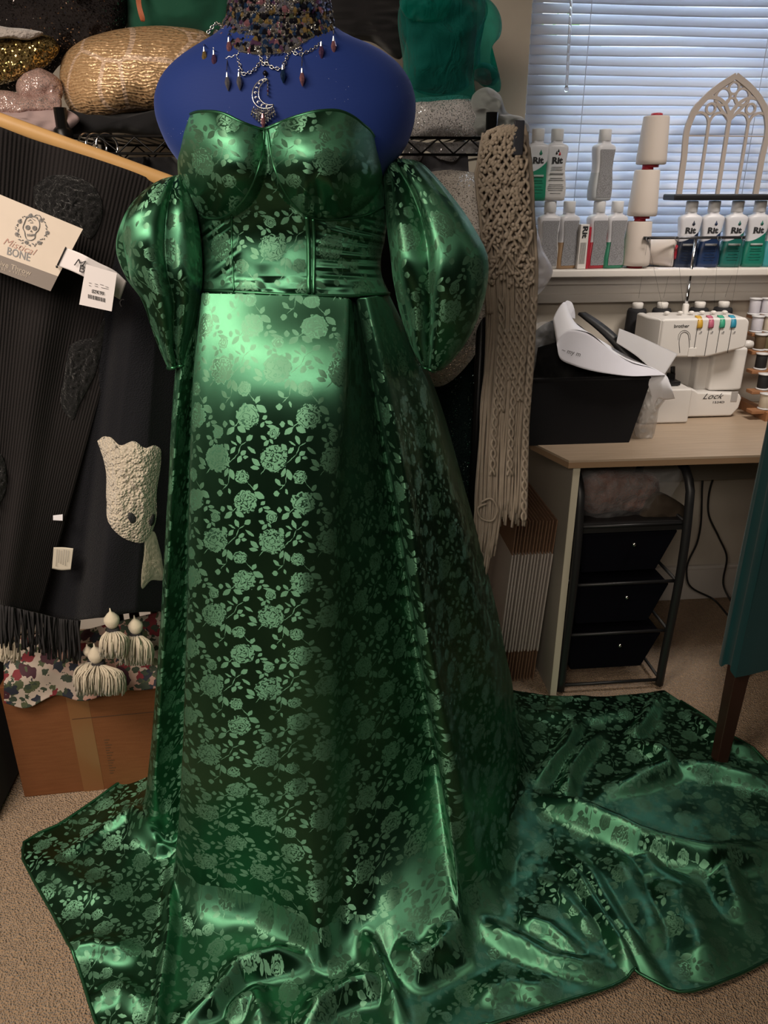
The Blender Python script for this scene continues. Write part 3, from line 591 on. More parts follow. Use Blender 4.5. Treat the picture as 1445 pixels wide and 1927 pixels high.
# cables by the baseboard
def cable(pts, label, r=.0035, Yd=2.35):
    P = smooth_pts([at(x, y, Y=yy) if z is None else at(x, y, Z=z) for x, y, yy, z in pts], 60); m = MB(); m.tube(P, r, 8); return tag(obj('power_cable', m, blackp), label, 'cable')
cable([(1350, 878, 2.36, None), (1334, 930, 2.37, None), (1333, 965, 2.37, None), (1352, 1010, 2.36, None), (1367, 1045, 2.36, None), (1362, 1105, 2.35, None), (1385, 1145, 0, .01), (1440, 1190, 0, .01)], 'black power cable hanging down the wall nearer the chair, right of the other cable')
cable([(1322, 905, 2.34, None), (1312, 1020, 2.35, None), (1292, 1070, 2.35, None), (1294, 1095, 2.34, None), (1345, 1130, 2.33, None), (1375, 1165, 0, .01), (1420, 1215, 0, .01)], 'black power cable bending close to the cart frame below the desk')
# ================================================================ chair with teal cover
dwood = plain('dark_wood', (.035, .014, .010), .35, bump=.05); tealm = fabric('teal_cover', (.003, .042, .046), .85, 600, .3, sheen=.15)
ch = thing('dining_chair', (1.25, 1.7, 0), 'dark wooden chair with a teal cloth cover at the right edge', 'chair')
def leg_(x, y, zt=.42):
    m = MB(); V = [(x-.016, y-.016, 0), (x+.016, y-.016, 0), (x+.016, y+.016, 0), (x-.016, y+.016, 0), (x-.022, y-.022, zt), (x+.022, y-.022, zt), (x+.022, y+.022, zt), (x-.022, y+.022, zt)]
    m.add(V, [(0, 3, 2, 1), (4, 5, 6, 7), (0, 1, 5, 4), (1, 2, 6, 5), (2, 3, 7, 6), (3, 0, 4, 7)]); obj('leg', m, dwood, ch, smooth=False, bevel=.003)
for x, y in ((1.047, 1.53), (1.42, 1.53), (1.31, 1.90), (1.45, 1.90)): leg_(x, y)
m = MB(); m.prism([(1.04, 1.51), (1.44, 1.51), (1.46, 1.92), (1.30, 1.92), (1.16, 1.62)], (1, 0, 0), (0, 1, 0), (0, 0, 1), (0, 0, .40), .06); obj('seat', m, dwood, ch, bevel=.01)
P = []; per = []
for t in np.linspace(0, 1, 90):
    u_ = t*4; s_ = int(min(3, u_)); f_ = u_-s_; cs = [(1.02, 1.50), (1.45, 1.50), (1.45, 1.58), (1.02, 1.58), (1.02, 1.50)]
    per.append((lerp(cs[s_][0], cs[s_+1][0], f_), lerp(cs[s_][1], cs[s_+1][1], f_)))
for z_ in np.linspace(.30, 1.0, 30):
    zz = z_+0; P.append([(x+.006*math.sin(k*.5)*(1-z_), y-.004*math.sin(k*.7+z_*4), zz+(.012*math.sin(k*.25) if z_ < .31 else 0)) for k, (x, y) in enumerate(per)])
m = MB(); m.grid(np.array(P), cv_=False); m.b2((1.025, 1.505, .985), (1.445, 1.575, 1.0)); obj('cover', m, tealm, ch)
# ================================================================ black fabric bin on the desk and what lies in it
bn = thing('storage_bin', (.75, 2.1, ZT), 'open black fabric storage bin standing on the desk corner', 'bin')
m = MB(); V = []
for z_, xa, xb, ya, yb_ in ((ZT+.001, .600, .884, 1.99, 2.27), (.945, .590, .918, 1.975, 2.29)): V += [(xa, ya, z_), (xb, ya, z_), (xb, yb_, z_), (xa, yb_, z_)]
m.add(V, [(0, 3, 2, 1), (0, 1, 5, 4), (1, 2, 6, 5), (2, 3, 7, 6), (3, 0, 4, 7)]); obj('body', m, fabric('black_bin', (.010, .010, .012), .9, 500, .3, sheen=0), bn, smooth=False, solid=.006)
m = MB(); m.tube([(.590, 1.975, .945), (.918, 1.975, .945), (.918, 2.29, .945), (.590, 2.29, .945), (.590, 1.975, .945)], .005, 6); obj('rim', m, blackcloth, bn)
tag(obj('black_garment', puff([(993, 700), (996, 640), (1020, 612), (1060, 600), (1120, 640), (1150, 700)], 2.10, .08, amp=.02, fr=26, seed=41, crease=.5), blackcloth), 'crumpled black cloth heaped inside the black storage bin', 'cloth')
tag(obj('plastic_wrap', puff([(985, 720), (990, 640), (1003, 612), (1040, 608), (1050, 640), (1010, 655), (1004, 700)], 2.02, .02, amp=.01, fr=30, seed=43, crease=.5), filmm), 'crinkled clear plastic wrap poking out at the left of the bin', 'plastic wrap')
m = MB(); A_, B2, C_, D_ = at(1088, 590, Y=2.14), at(1098, 588, Y=2.16), at(1214, 700, Y=2.02), at(1192, 700, Y=2.02)
g_ = [[lerp(A_, D_, t)+np.array([0, 0, .012*math.sin(t*3)]) for t in np.linspace(0, 1, 12)], [lerp(B2, C_, t)+np.array([0, -.012, .02*math.sin(t*3)]) for t in np.linspace(0, 1, 12)]]
m.grid(np.array(g_)); tag(obj('bin_lid', m, blackp, solid=.008), 'black flap of a lid leaning up out of the storage bin', 'lid')
def sheet(top, botm, Y0s, Y1s, mat, name, label, cat='paper', curl=.0, n_=40, sol=.0006, parent=None):
    T_ = smooth_pts([(a, b, 0) for a, b in top], n_); B_2 = smooth_pts([(a, b, 0) for a, b in botm], n_); G = []
    for t in np.linspace(0, 1, 16):
        q = T_*(1-t)+B_2*t; Yq = lerp(np.interp(np.linspace(0, 1, n_), np.linspace(0, 1, len(Y0s)), Y0s), np.interp(np.linspace(0, 1, n_), np.linspace(0, 1, len(Y1s)), Y1s), t)-curl*math.sin(t*math.pi)
        G.append(atv(q[:, 0], q[:, 1], Yq))
    o = obj(name, MB().grid(np.array(G)), mat, parent, solid=sol)
    return o if parent is not None else tag(o, label, cat)
sh1 = thing('pattern_paper', at(1140, 690, Y=1.97), 'large curled white pattern paper lying on top of the black bin', 'paper')
sheet([(1040, 602), (1045, 590), (1062, 568), (1072, 600), (1130, 640), (1200, 680), (1236, 696), (1252, 705)], [(1047, 643), (1049, 640), (1075, 622), (1105, 625), (1150, 660), (1190, 682), (1225, 692), (1252, 706)], [2.0, 2.02, 2.06, 2.05, 2.05, 2.0, 1.96], [1.96, 1.96, 1.98, 1.98, 1.98, 1.97, 1.95], paper, 'folded_edge', '', parent=sh1)
sheet([(1047, 643), (1052, 636), (1070, 622), (1095, 624), (1150, 660), (1190, 684), (1225, 693), (1252, 705)], [(1048, 650), (1054, 675), (1080, 688), (1110, 697), (1150, 704), (1190, 708), (1225, 707), (1253, 706)], [1.96, 1.96, 1.98, 1.98, 1.98, 1.97, 1.95], [1.95, 1.95, 1.94, 1.94, 1.94, 1.94, 1.95], paper2, 'sheet', '', parent=sh1)
sheet([(1062, 570), (1066, 566), (1074, 568), (1080, 580), (1082, 592)], [(1062, 576), (1066, 580), (1070, 590), (1076, 598), (1082, 600)], [2.04, 2.06, 2.06, 2.07], [2.04, 2.04, 2.05, 2.07], paper, 'rolled_corner', '', parent=sh1)
m = MB(); a_, b_ = at(1055, 664, Y=1.943), at(1085, 672, Y=1.935); letter(m, '~ my m', a_, b_-a_, (0, 0, 1), width=.05, lift=.003); obj('pencil_mark', m, greyink, sh1)
sheet([(1165, 618), (1200, 632), (1240, 650), (1275, 666)], [(1160, 645), (1195, 668), (1228, 694), (1251, 704)], [2.06, 2.08, 2.06], [2.0, 1.99, 1.97], plain('tracing_paper', (.50, .48, .48), .6, spec=.3), 'tracing_paper', 'translucent grey paper sheet standing between the bin and the sewing machine')
sheet([(1215, 708), (1235, 706), (1252, 706), (1262, 725)], [(1232, 765), (1240, 750), (1250, 752), (1270, 750)], [1.98, 1.96, 1.96], [1.99, 1.97, 1.97], paper, 'paper_corner', 'small white paper corner hanging down in front of the sewing machine bed', curl=.01)
tag(obj('plastic_bag', puff([(1205, 712), (1235, 710), (1262, 735), (1240, 770), (1235, 800), (1222, 832), (1204, 834), (1192, 810), (1200, 760)], 2.04, .045, amp=.02, fr=34, seed=51, crease=.7), plain('milky_film', (.50, .48, .46), .22, alpha=.5, spec=.8)), 'crumpled milky plastic bag standing between the black bin and the sewing machine', 'bag')
# ================================================================ overlock machine
mach = thing('overlock_machine', (1.15, 2.26, ZT), 'white overlock sewing machine with four coloured tension dials on the desk', 'sewing machine')
sm_ = MB(); pbox(sm_, 1210, 733, 1299, 797, 2.155, .15); obj('extension_table', sm_, white, mach, bevel=.006)
m = MB(); m.prism([(at(1285, 790, Y=2.205)[0], ZT+.004), (at(1376, 785, Y=2.205)[0], ZT+.004), (at(1392, 760, Y=2.205)[0], ZT+.03), (at(1399, 735, Y=2.205)[0], ZT+.062), (at(1394, 728, Y=2.205)[0], ZT+.075), (at(1345, 722, Y=2.205)[0], ZT+.08), (at(1318, 720, Y=2.205)[0], ZT+.082), (at(1310, 712, Y=2.205)[0], ZT+.092), (at(1285, 712, Y=2.205)[0], ZT+.092)], (1, 0, 0), (0, 0, 1), (0, 1, 0), (0, 2.205, 0), .12); obj('base', m, white, mach, smooth=False, bevel=.006)
m = MB(); pbox(m, 1340, 655, 1402, 735, 2.225, .11); pbox(m, 1310, 668, 1342, 735, 2.25, .09); pbox(m, 1240, 640, 1345, 735, 2.29, .05); obj('column', m, white, mach, bevel=.008)
yh = 2.175
m = MB(); xa, xb = at(1243, 630, Y=yh)[0], at(1408, 630, Y=yh)[0]; zt = at(1330, 599, Y=yh)[2]; zb_ = at(1290, 672, Y=yh)[2]; zbr = at(1400, 655, Y=yh)[2]
m.prism([(xa, zb_), (at(1330, 672, Y=yh)[0], zb_-.002), (xb-.004, zbr), (xb, zbr+.01), (xb-.002, zt-.012), (xb-.014, zt), (xa+.004, zt), (xa, zt-.006)], (1, 0, 0), (0, 0, 1), (0, 1, 0), (0, yh, 0), .13)
xs = at(1212, 640, Y=yh+.05)[0]; m.add([(xa, yh, zb_), (xa, yh, zt), (xs, yh+.05, zt), (xs, yh+.05, zb_), (xa, yh+.13, zb_), (xa, yh+.13, zt), (xs, yh+.13, zt), (xs, yh+.13, zb_)], [(0, 1, 2, 3), (4, 7, 6, 5), (1, 5, 6, 2), (0, 3, 7, 4), (3, 2, 6, 7), (0, 4, 5, 1)])
hd = obj('head', m, white, mach, smooth=False, bevel=.007)
gr = MB()
for x_ in (1311, 1333, 1354, 1376):
    a, b_ = at(x_-1, 602, Y=yh-.0006), at(x_-3, 670 if x_ < 1340 else 664, Y=yh-.0006); gr.box(((a+b_)/2), (.0012, .0015, a[2]-b_[2]))
P = [at(x_, y_, Y=yh-.0003) for x_, y_ in ((1279, 664), (1279, 636), (1282, 628), (1288, 625), (1294, 628), (1296, 636), (1297, 660))]; gr.tube(smooth_pts(P, 30), .0009, 5)
P = [at(x_, y_, Y=yh-.0003) for x_, y_ in ((1276, 640), (1277, 630), (1283, 623), (1290, 622), (1297, 627), (1299, 640))]; gr.tube(smooth_pts(P, 30), .0006, 5)
m = MB(); pbox(m, 1295, 655, 1310, 671, yh-.003, .004); obj('looper_cover_tab', m, white, hd, bevel=.001)
obj('groove', gr, plain('groove_shadow_gap', (.05, .045, .045), .8), hd)
for x_, c in ((1318, (.62, .36, .04)), (1339, (.50, .13, .20)), (1360, (.05, .36, .22)), (1381, (.03, .28, .42))):
    a = at(x_, 600, Y=yh)[0]; m = MB(); P = []
    for t in np.linspace(0, 1, 14):
        an = t*1.9; P.append([(a-.0075, yh+.022-.024*math.sin(an)*1.05, zt-.020+.026*math.cos(an)*.9), (a+.0075, yh+.022-.024*math.sin(an)*1.05, zt-.020+.026*math.cos(an)*.9)])
    an = 0; m.grid(np.array(P)); d_ = obj('tension_dial', m, plain('dial', c, .45), hd, solid=.004)
    d_['label'] = {1318: 'yellow', 1339: 'pink', 1360: 'green', 1381: 'blue'}[x_]+' tension dial'
    k_ = MB(); p_ = at(x_, 626, Y=yh-.0005); letter(k_, '▪', p_, (1, 0, 0), (0, 0, 1), width=.004); k_.box(p_, (.0075, .0006, .0004)); k_.box(p_-[0, 0, .003], (.0075, .0006, .0004)); obj('dial_mark', k_, greyink, hd)
m = MB(); p_ = at(1268, 617, Y=yh-.0003); letter(m, 'brother', p_, (1, 0, 0), (0, 0, 1), width=at(1296, 617, Y=yh)[0]-p_[0], bold=.012); obj('lettering', m, ink, hd)
m = MB(); p_ = at(1322, 751, Y=2.2045); letter(m, 'Lock', p_, (1, 0, 0), (0, 0, 1), width=at(1361, 748, Y=2.2045)[0]-p_[0], height=.017, bold=-.002, shear=.5)
p_ = at(1341, 759, Y=2.2045); letter(m, '1534D', p_, (1, 0, 0), (0, 0, 1), width=at(1363, 756, Y=2.2045)[0]-p_[0], height=.0065, bold=.012); obj('lettering', m, ink, mach)
m = MB(); pbox(m, 1376, 737, 1388, 756, 2.2035, .003); obj('window_tab', m, plain('pale_grey', (.4, .38, .37), .5), mach, bevel=.001)
m = MB(); m.tube([at(1266, 690, Y=2.23), at(1266, 718, Y=2.23)], .007, 10); m.box(at(1266, 719, Y=2.21), (.03, .04, .012)); m.box(at(1262, 708, Y=2.225), (.02, .018, .02)); m.tube([at(1258, 690, Y=2.24), at(1258, 670, Y=2.24)], .003, 8); obj('presser_foot', m, plain('dark_steel', (.05, .05, .055), .35, .8), mach, bevel=.001)
m = MB(); m.lathe([(.004, 0), (.012, .002), (.013, .02), (.010, .03), (.003, .032)], at(1398, 648, Y=2.26), 18, axis=[(0, 0, 1), (0, 1, 0), (-1, 0, 0)]); obj('hand_wheel', m, white, mach)
for x_ in (1254, 1279, 1300, 1320, 1341, 1362):
    m = MB(); q_ = at(x_, 596, Y=2.24); m.lathe([(.003, 0), (.003, .006), (.008, .008), (.009, .012), (.004, .015)], (q_[0], 2.24, zt-.003), 12); obj('thread_guide_knob', m, white, mach)
# thread stand
px_ = 1.148
m = MB(); m.lathe([(.010, 0), (.0095, .045), (.007, .048)], (px_, 2.30, 1.045), 14); obj('pole_sleeve', m, white, mach)
m = MB(); m.tube([(px_, 2.30, 1.05), (px_, 2.30, 1.283)], .0042, 10); m.tube([(px_, 2.30, 1.05), (px_, 2.30, 1.16)], .0055, 10); obj('telescopic_pole', m, chrome, mach)
m = MB(); m.b2((.988, 2.296, 1.279), (1.300, 2.304, 1.2865))
for x_ in (.997, 1.085, 1.215, 1.29):
    an = np.linspace(0, 2*math.pi, 17)[:-1]; m.tube([(x_+.006*math.cos(a), 2.297+.003*math.sin(a)-.008, 1.280+.006*math.sin(a)) for a in an], .0012, 5, closed=True)
obj('thread_guide_bar', m, plain('dark_guide', (.10, .10, .11), .3, .7), mach)
th_ = MB(); conex = [1.015, 1.095, 1.216, 1.294]
for gx, cx in zip((.997, 1.085, 1.215, 1.29), conex):
    th_.tube([(cx, 2.345, 1.105), (gx, 2.292, 1.279)], .0004, 3); th_.tube([(gx, 2.292, 1.279), (gx*.7+px_*.3+.02, 2.25, 1.06)], .0004, 3)
obj('thread', th_, ink, mach)
m = MB(); m.b2((.97, 2.30, .80), (1.33, 2.385, .812)); obj('cone_base', m, white, mach, bevel=.003)
cn = None
for k, cx in enumerate(conex):
    lab = ['black thread cone left of the sewing machine, fully visible to its side', 'black thread cone behind the machine, left of the chrome pole', 'black thread cone behind the machine, first right of the chrome pole', 'black thread cone behind the machine, nearest the thread spool rack'][k]
    if cn is None:
        cn = thing('thread_cone', (0, 0, 0), lab, 'thread cone', 'black cones behind the overlock machine')
        m = MB(); m.lathe([(.036, 0), (.038, .004), (.038, .02), (.029, .24), (.026, .248), (.012, .25)], (0, 0, .012), 28); obj('thread_winding', m, plain('black_thread', (.010, .010, .012), .8, bump=.4, bscale=900), cn)
        m = MB(); m.lathe([(.014, 0), (.0165, .002), (.017, .016), (.014, .019)], (0, 0, .26), 20); obj('spool_cap', m, white, cn); m = MB(); m.lathe([(.036, 0), (.039, .006), (.036, .012)], (0, 0, 0), 24); obj('spool_base', m, white, cn); o_ = cn
    else: o_ = dup(cn, label=lab)
    o_.location = (cx, 2.345, .813)
# ================================================================ spool rack
wood2 = plain('rack_wood', (.34, .16, .075), .5, bump=.1, var=.15)
rk = thing('spool_rack', (1.42, 2.2, ZT), 'stepped wooden thread spool rack on the desk at the right edge', 'rack')
SPL = [(1418, 588, 2.33, 'white'), (1440, 588, 2.33, 'white'), (1422, 622, 2.30, 'white'), (1428, 656, 2.27, 'brown'), (1430, 692, 2.24, 'black'), (1434, 730, 2.21, 'black'), (1437, 768, 2.18, 'cream'), (1445, 640, 2.27, 'olive'), (1448, 606, 2.30, 'cream')]
m = MB(); st_ = MB()
for k, (y_, Y_) in enumerate([(591, 2.33), (624, 2.30), (658, 2.27), (694, 2.24), (732, 2.21), (769, 2.18)]):
    q_ = at(1440, y_, Y=Y_); m.b2((q_[0]-.052, Y_-.018, q_[2]-.012), (q_[0]+.30, Y_+.018, q_[2]-.001))
obj('tier', m, wood2, rk, smooth=False, bevel=.002)
for x_ in (1.395, 1.64):
    m = MB(); m.b2((x_-.012, 2.15, ZT), (x_+.014, 2.37, ZT+.028)); m.tube([(x_, 2.165, ZT+.02), (x_, 2.345, 1.075)], .010, 6); obj('rack_side', m, wood2, rk, smooth=False)
cols = dict(white=(.62, .60, .66), brown=(.13, .085, .045), black=(.012, .012, .014), cream=(.55, .48, .38), olive=(.14, .11, .05)); tm = {k: plain('thread_'+k, c, .7, bump=.3, bscale=1500) for k, c in cols.items()}
labs = ['white thread spool at the top left of the rack', 'white thread spool at the top right of the rack, cut by the frame', 'white thread spool on the second tier of the rack', 'brown thread spool on the middle tier of the rack', 'black thread spool, the higher of the two black ones on the rack', 'black thread spool, the lower of the two black ones on the rack', 'cream thread spool on the lowest tier of the rack', 'olive thread spool beside the brown one at the frame edge', 'cream thread spool at the frame edge beside the second tier']
for (x_, y_, Y_, c), lb in zip(SPL, labs):
    q_ = at(x_, y_, Y=Y_); tier = {2.33: 591, 2.30: 624, 2.27: 658, 2.24: 694, 2.21: 732, 2.18: 769}[Y_]; zb2 = at(1440, tier, Y=Y_)[2]
    s_ = thing('thread_spool', (q_[0], Y_, zb2), lb, 'thread spool', 'spools on the wooden rack')
    m = MB(); m.lathe([(.015, .004), (.0165, .008), (.0165, .042), (.015, .046)], (q_[0], Y_, zb2), 20); obj('thread_winding', m, tm[c], s_)
    m = MB(); m.lathe([(.005, 0), (.019, .0), (.019, .004), (.012, .0045)], (q_[0], Y_, zb2), 22); obj('flange', m, whitecap, s_); m = MB(); m.lathe([(.012, .0455), (.019, .046), (.019, .0495), (.005, .050)], (q_[0], Y_, zb2), 22); obj('flange', m, whitecap, s_)
# ================================================================ dye bottles on the sill
SILL = WZ0
def bottle_mesh(mb):
    pr = [(0, .027, .016), (.002, .0325, .0205), (.012, .0345, .022), (.03, .035, .022), (.05, .033, .0215), (.07, .0295, .020), (.085, .028, .0195), (.10, .0285, .0195), (.12, .0315, .020), (.135, .0335, .0205), (.142, .033, .020), (.147, .028, .018), (.150, .019, .015), (.152, .0155, .0145), (.157, .0150, .0145)]
    P = []; an = np.linspace(0, 2*math.pi, 41)[:-1]
    for z_, a, b_ in pr: P.append(np.stack([a*np.sign(np.cos(an))*abs(np.cos(an))**.45, b_*np.sign(np.sin(an))*abs(np.sin(an))**.6, np.full(40, z_)], 1))
    mb.grid(np.array(P), cv_=True); mb.f.append([k for k in range(40)][::-1]); mb.uv.append(None); mb.mi.append(0); return mb
def bottle_mat(name, col, top=(.62, .62, .66)):
    n = NT(name); s_ = n.new('ShaderNodeSeparateXYZ'); n.put(s_.inputs[0], n.coord()); x_, z_ = s_.outputs[0], s_.outputs[2]
    line = n.ma('MULTIPLY_ADD', x_, .55, n.ma('MULTIPLY_ADD', n.ma('MULTIPLY', x_, x_), 9, .083)); m = n.ma('GREATER_THAN', line, z_)
    n.set(base=n.mix(m, (*top, 1), (*col, 1)), rough=.35); return n.m
def bx_tube(mb, poly, org, h=.0006):                # flat printed mark on the bottle front
    mb.prism(poly, (1, 0, 0), (0, 0, 1), (0, 1, 0), org, h)
def drop(mb, cx, cz, s, y):
    an = np.linspace(-math.pi*.72, math.pi*1.0-math.pi*.28+.44, 16); P = [(cx+s*math.cos(a), cz+s*math.sin(a)) for a in np.linspace(math.radians(-230), math.radians(50), 16)]
    P.append((cx, cz+s*2.4)); bx_tube(mb, P, (0, y, 0))
BM = {}
def bottle(x, kind, label, group, col=(.05, .3, .2), dropc=None, z0=SILL, y=2.345, rot=0, mark='Rit'):
    b = thing('dye_bottle', (0, 0, 0), label, 'bottle', group)
    if kind == 'front':
        key = tuple(col)
        if key not in BM: BM[key] = (bottle_mat('bottle_label', col), plain('label_drop', dropc or tuple(c*.8 for c in col), .5))
        obj('body', bottle_mesh(MB()), BM[key][0], b)
        m = MB(); letter(m, mark, (-.0155, -.0203, .098), (1, 0, 0), (0, 0, 1), width=.031, height=.017, bold=.05, lift=.0004)
        for z_ in (.0995,): m.box((-.0125, -.0208, .0985), (.007, .0006, .0012)); m.box((.0015, -.0208, .0985), (.006, .0006, .0012))
        obj('lettering', m, ink, b)
        m = MB()
        if col == (.62, .60, .60):
            drop(m, -.004, .124, .0028, -.0213); drop(m, .001, .130, .0026, -.0213); obj('drop_mark', m, ink, b); m = MB(); drop(m, .005, .122, .003, -.0213); obj('drop_mark', m, plain('red_drop', (.5, .03, .04), .5), b, label='red drop mark')
            m = MB()
            for z_, w_2 in ((.089, .030), (.083, .034), (.073, .040), (.071, .040), (.06, .036), (.055, .044), (.043, .040), (.038, .046), (.033, .046), (.028, .042), (.02, .03)): m.box((0, -.0222, z_), (w_2, .0012, .0014))
            obj('small_print', m, greyink, b)
        else:
            drop(m, .006, .124, .0042, -.0213); obj('drop_mark', m, BM[key][1], b)
            m = MB()
            m.box((0, -.0224, .066), (.036, .0014, .006))
            obj('name_strip', m, plain('pale_strip', tuple(.35+.4*c for c in col), .5), b)
            m = MB()
            for z_, w_2 in ((.054, .03), (.048, .034), (.038, .028), (.030, .036), (.022, .03)): m.box((0, -.0226, z_), (w_2, .0010, .0010))
            obj('small_print', m, BM[key][1], b)
    else:
        key = ('r',)+tuple(col)
        if key not in BM: BM[key] = bottle_mat('bottle_side', col)
        obj('body', bottle_mesh(MB()), BM[key], b)
        if 'back_print' not in BM:
            n = NT('back_print'); c_ = n.mapping(n.coord(), (420, 420, 700)); nz_ = n.noise(c_, 1, 2)
            n.set(base=n.mix(n.ma('GREATER_THAN', nz_, .5), (.30, .30, .32, 1), (.18, .18, .19, 1)), rough=.6); BM['back_print'] = n.m
        m = MB(); P = []
        for z_, a in ((.010, .025), (.03, .026), (.06, .0235), (.085, .021), (.11, .022), (.135, .025)): P.append([(-a, -.0222+.0012*(z_ > .06), z_), (0, -.0228+.0012*(z_ > .06), z_), (a, -.0222+.0012*(z_ > .06), z_)])
        m.grid(np.array(P)); obj('back_label', m, BM['back_print'], b)
    m = MB(); m.lathe([(.0165, 0), (.0175, .001), (.0175, .028), (.0165, .0305), (.010, .031)], (0, 0, .157), 30); obj('cap', m, whitecap, b)
    b.location = (x, y, z0); b.rotation_euler = (0, 0, rot); return b
def bxw(px): return at(px, 497, Y=2.345)[0]
def bxu(px): return at(px, 390, Y=2.345)[0]
G1 = 'dye bottles stacked at the left of the sill'; G2 = 'dye bottles under the arched ornament'
bottle(bxw(1027), 'back', 'grey printed back of a dye bottle, leftmost of the lower row, half behind the macrame', G1, (.5, .5, .5))
bottle(bxw(1062), 'back', 'dye bottle showing grey back print with a tan side, lower row', G1, (.35, .22, .12), rot=.25)
bottle(bxw(1117), 'back', 'dye bottle showing grey back print with a red side, lower row', G1, (.45, .03, .05), rot=.22)
bottle(bxw(1150), 'back', 'dye bottle showing grey back print with a green side, beside the thread cones', G1, (.03, .22, .13), rot=.2)
ZU = SILL+.1885
bottle(bxu(1003), 'front', 'green and white dye bottle of the upper row beside the macrame', G1, (.02, .22, .13), z0=ZU)
bottle(bxu(1038), 'front', 'white dye bottle of the upper row marked with three drops', G1, (.62, .60, .60), z0=ZU)
bottle(bxu(1125), 'back', 'pale grey dye bottle with back print standing alone in the upper row', G1, (.45, .47, .5), z0=ZU, rot=.3)
for x_, c, l_ in ((1286, (.012, .02, .045), 'dark navy'), (1327, (.015, .035, .10), 'royal navy blue'), (1370, (.015, .13, .11), 'teal green'), (1411, (.012, .17, .12), 'emerald green'), (1448, (.05, .30, .33), 'pale turquoise')):
    bottle(bxw(x_), 'front', l_+' dye bottle with white upper label under the arched ornament', G2, c, y=2.345, rot=-.12)
# small red box between the bottles
pk = thing('dye_box', (bxw(1092), 2.325, SILL), 'narrow white and red dye box standing upright between the bottles', 'box')
m = MB(); x_ = bxw(1088); m.b2((x_-.013, 2.315, SILL+.001), (x_+.013, 2.345, SILL+.125)); obj('carton', m, white, pk, bevel=.001)
m = MB(); m.b2((x_+.013, 2.314, SILL+.001), (x_+.020, 2.346, SILL+.118)); obj('red_side', m, plain('red_print', (.42, .02, .04), .5), pk, bevel=.001)
m = MB(); letter(m, 'Rit', (x_-.007, 2.3145, SILL+.12), (0, 0, -1), (1, 0, 0), width=.033, height=.016, bold=.04, lift=.0006)
for k in range(6): m.b2((x_-.009+k*.003, 2.3142, SILL+.015), (x_-.008+k*.003, 2.3148, SILL+.075))
obj('lettering', m, ink, pk)
# big white cones
wthr = plain('white_thread', (.60, .53, .48), .8, bump=.35, bscale=1200); redc = plain('red_core', (.35, .015, .03), .4)
def big_cone(label):
    c = thing('large_thread_cone', (0, 0, 0), label, 'thread cone', 'large off white thread cones on the sill')
    m = MB(); m.lathe([(.038, .006), (.042, .008), (.0425, .02), (.036, .128), (.034, .131), (.02, .131)], (0, 0, 0), 36); obj('thread_winding', m, wthr, c)
    m = MB(); m.lathe([(.023, -.001), (.0235, .007), (.018, .008)], (0, 0, 0), 24); obj('core_base', m, redc, c); m = MB(); m.lathe([(.012, .130), (.0165, .131), (.016, .138), (.011, .139)], (0, 0, 0), 24); obj('core_tip', m, redc, c); return c
c0 = big_cone('bottom cone of the upright stack of three off white thread cones'); xcone = bxw(1194)
c0.location = (xcone, 2.345, SILL+.001)
c1_ = dup(c0, (xcone+.004, 2.345, SILL+.140), label='middle cone of the upright stack of three off white thread cones')
c2_ = dup(c0, (xcone+.012, 2.345, SILL+.279), label='top cone of the upright stack of three off white thread cones')
c3_ = dup(c0, (xcone+.13, 2.345, SILL+.043), rot=(0, math.radians(-90), -.6), label='off white thread cone lying on its side beside the upright stack')
m = MB(); m.b2((xcone+.055, 2.30, SILL), (xcone+.21, 2.335, SILL+.001)); tag(obj('paper_slip', m, paper, smooth=False), 'thin white paper slip lying on the sill under the fallen cone', 'paper')
# arched ornament
orn = thing('arch_ornament', (1.21, 2.33, 1.375), 'pale wooden gothic arch ornament with tracery on a black base', 'ornament')
ornm = plain('pale_wood', (.40, .345, .31), .6, bump=.1); x0o, Wd, Zb = 1.095, .236, SILL+.1895
m = MB(); m.b2((x0o-.028, 2.305, Zb), (x0o+.42, 2.385, Zb+.017)); obj('base', m, plain('black_base', (.008, .008, .010), .5), orn, bevel=.004)
Zo = Zb+.017; HT = .305; SPR = .183
def arch2(x0, x1, zs, zt, n_=18, lo=0):     # pointed arch line from left foot to right foot
    L_ = []; 
    for t in np.linspace(0, 1, n_):
        L_.append((x0+(x1-x0)/2*(1-math.cos(t*math.pi/2))**1.0*1.0, zs+(zt-zs)*math.sin(t*math.pi/2)**.92))
    R_2 = [(x0+x1-a, b) for a, b in L_[::-1]]; return L_+R_2[1:]
SN = [0]
def strip(pts, wd, th=.008, y0=2.335):
    SN[0] += 1; y0 = y0+.00013*SN[0]; th = th-.0001*SN[0]
    P = np.array(pts, float); T_ = np.gradient(P, axis=0); T_ /= np.linalg.norm(T_, axis=1)[:, None]+1e-9; Nn = np.stack([-T_[:, 1], T_[:, 0]], 1); A1, B1 = P+Nn*wd/2, P-Nn*wd/2
    for k in range(len(P)-1):
        m.prism([A1[k], A1[k+1], B1[k+1], B1[k]], (1, 0, 0), (0, 0, 1), (0, 1, 0), (x0o, y0, Zo), th)
m = MB()
outer = [(0, 0), (0, SPR*.5), (0, SPR)]+[(x_, z_) for x_, z_ in [(.012, SPR+.032), (.036, SPR+.064), (.072, SPR+.094), (Wd/2, HT)]]
outer = smooth_pts([(a, b, 0) for a, b in outer], 40)[:, :2].tolist(); strip(outer, .016); strip([(Wd-a, b) for a, b in outer], .016)
for k in (1, 2, 3): strip([(Wd*k/4, 0), (Wd*k/4, SPR*.5), (Wd*k/4, SPR+(.0 if k != 2 else .02))], .008 if k != 2 else .011)
for k in range(4): strip(arch2(Wd*k/4, Wd*(k+1)/4, SPR-.005, SPR+.030), .0065)
for k in range(2): strip(arch2(Wd*k/2, Wd*(k+1)/2, SPR, SPR+.068), .009)
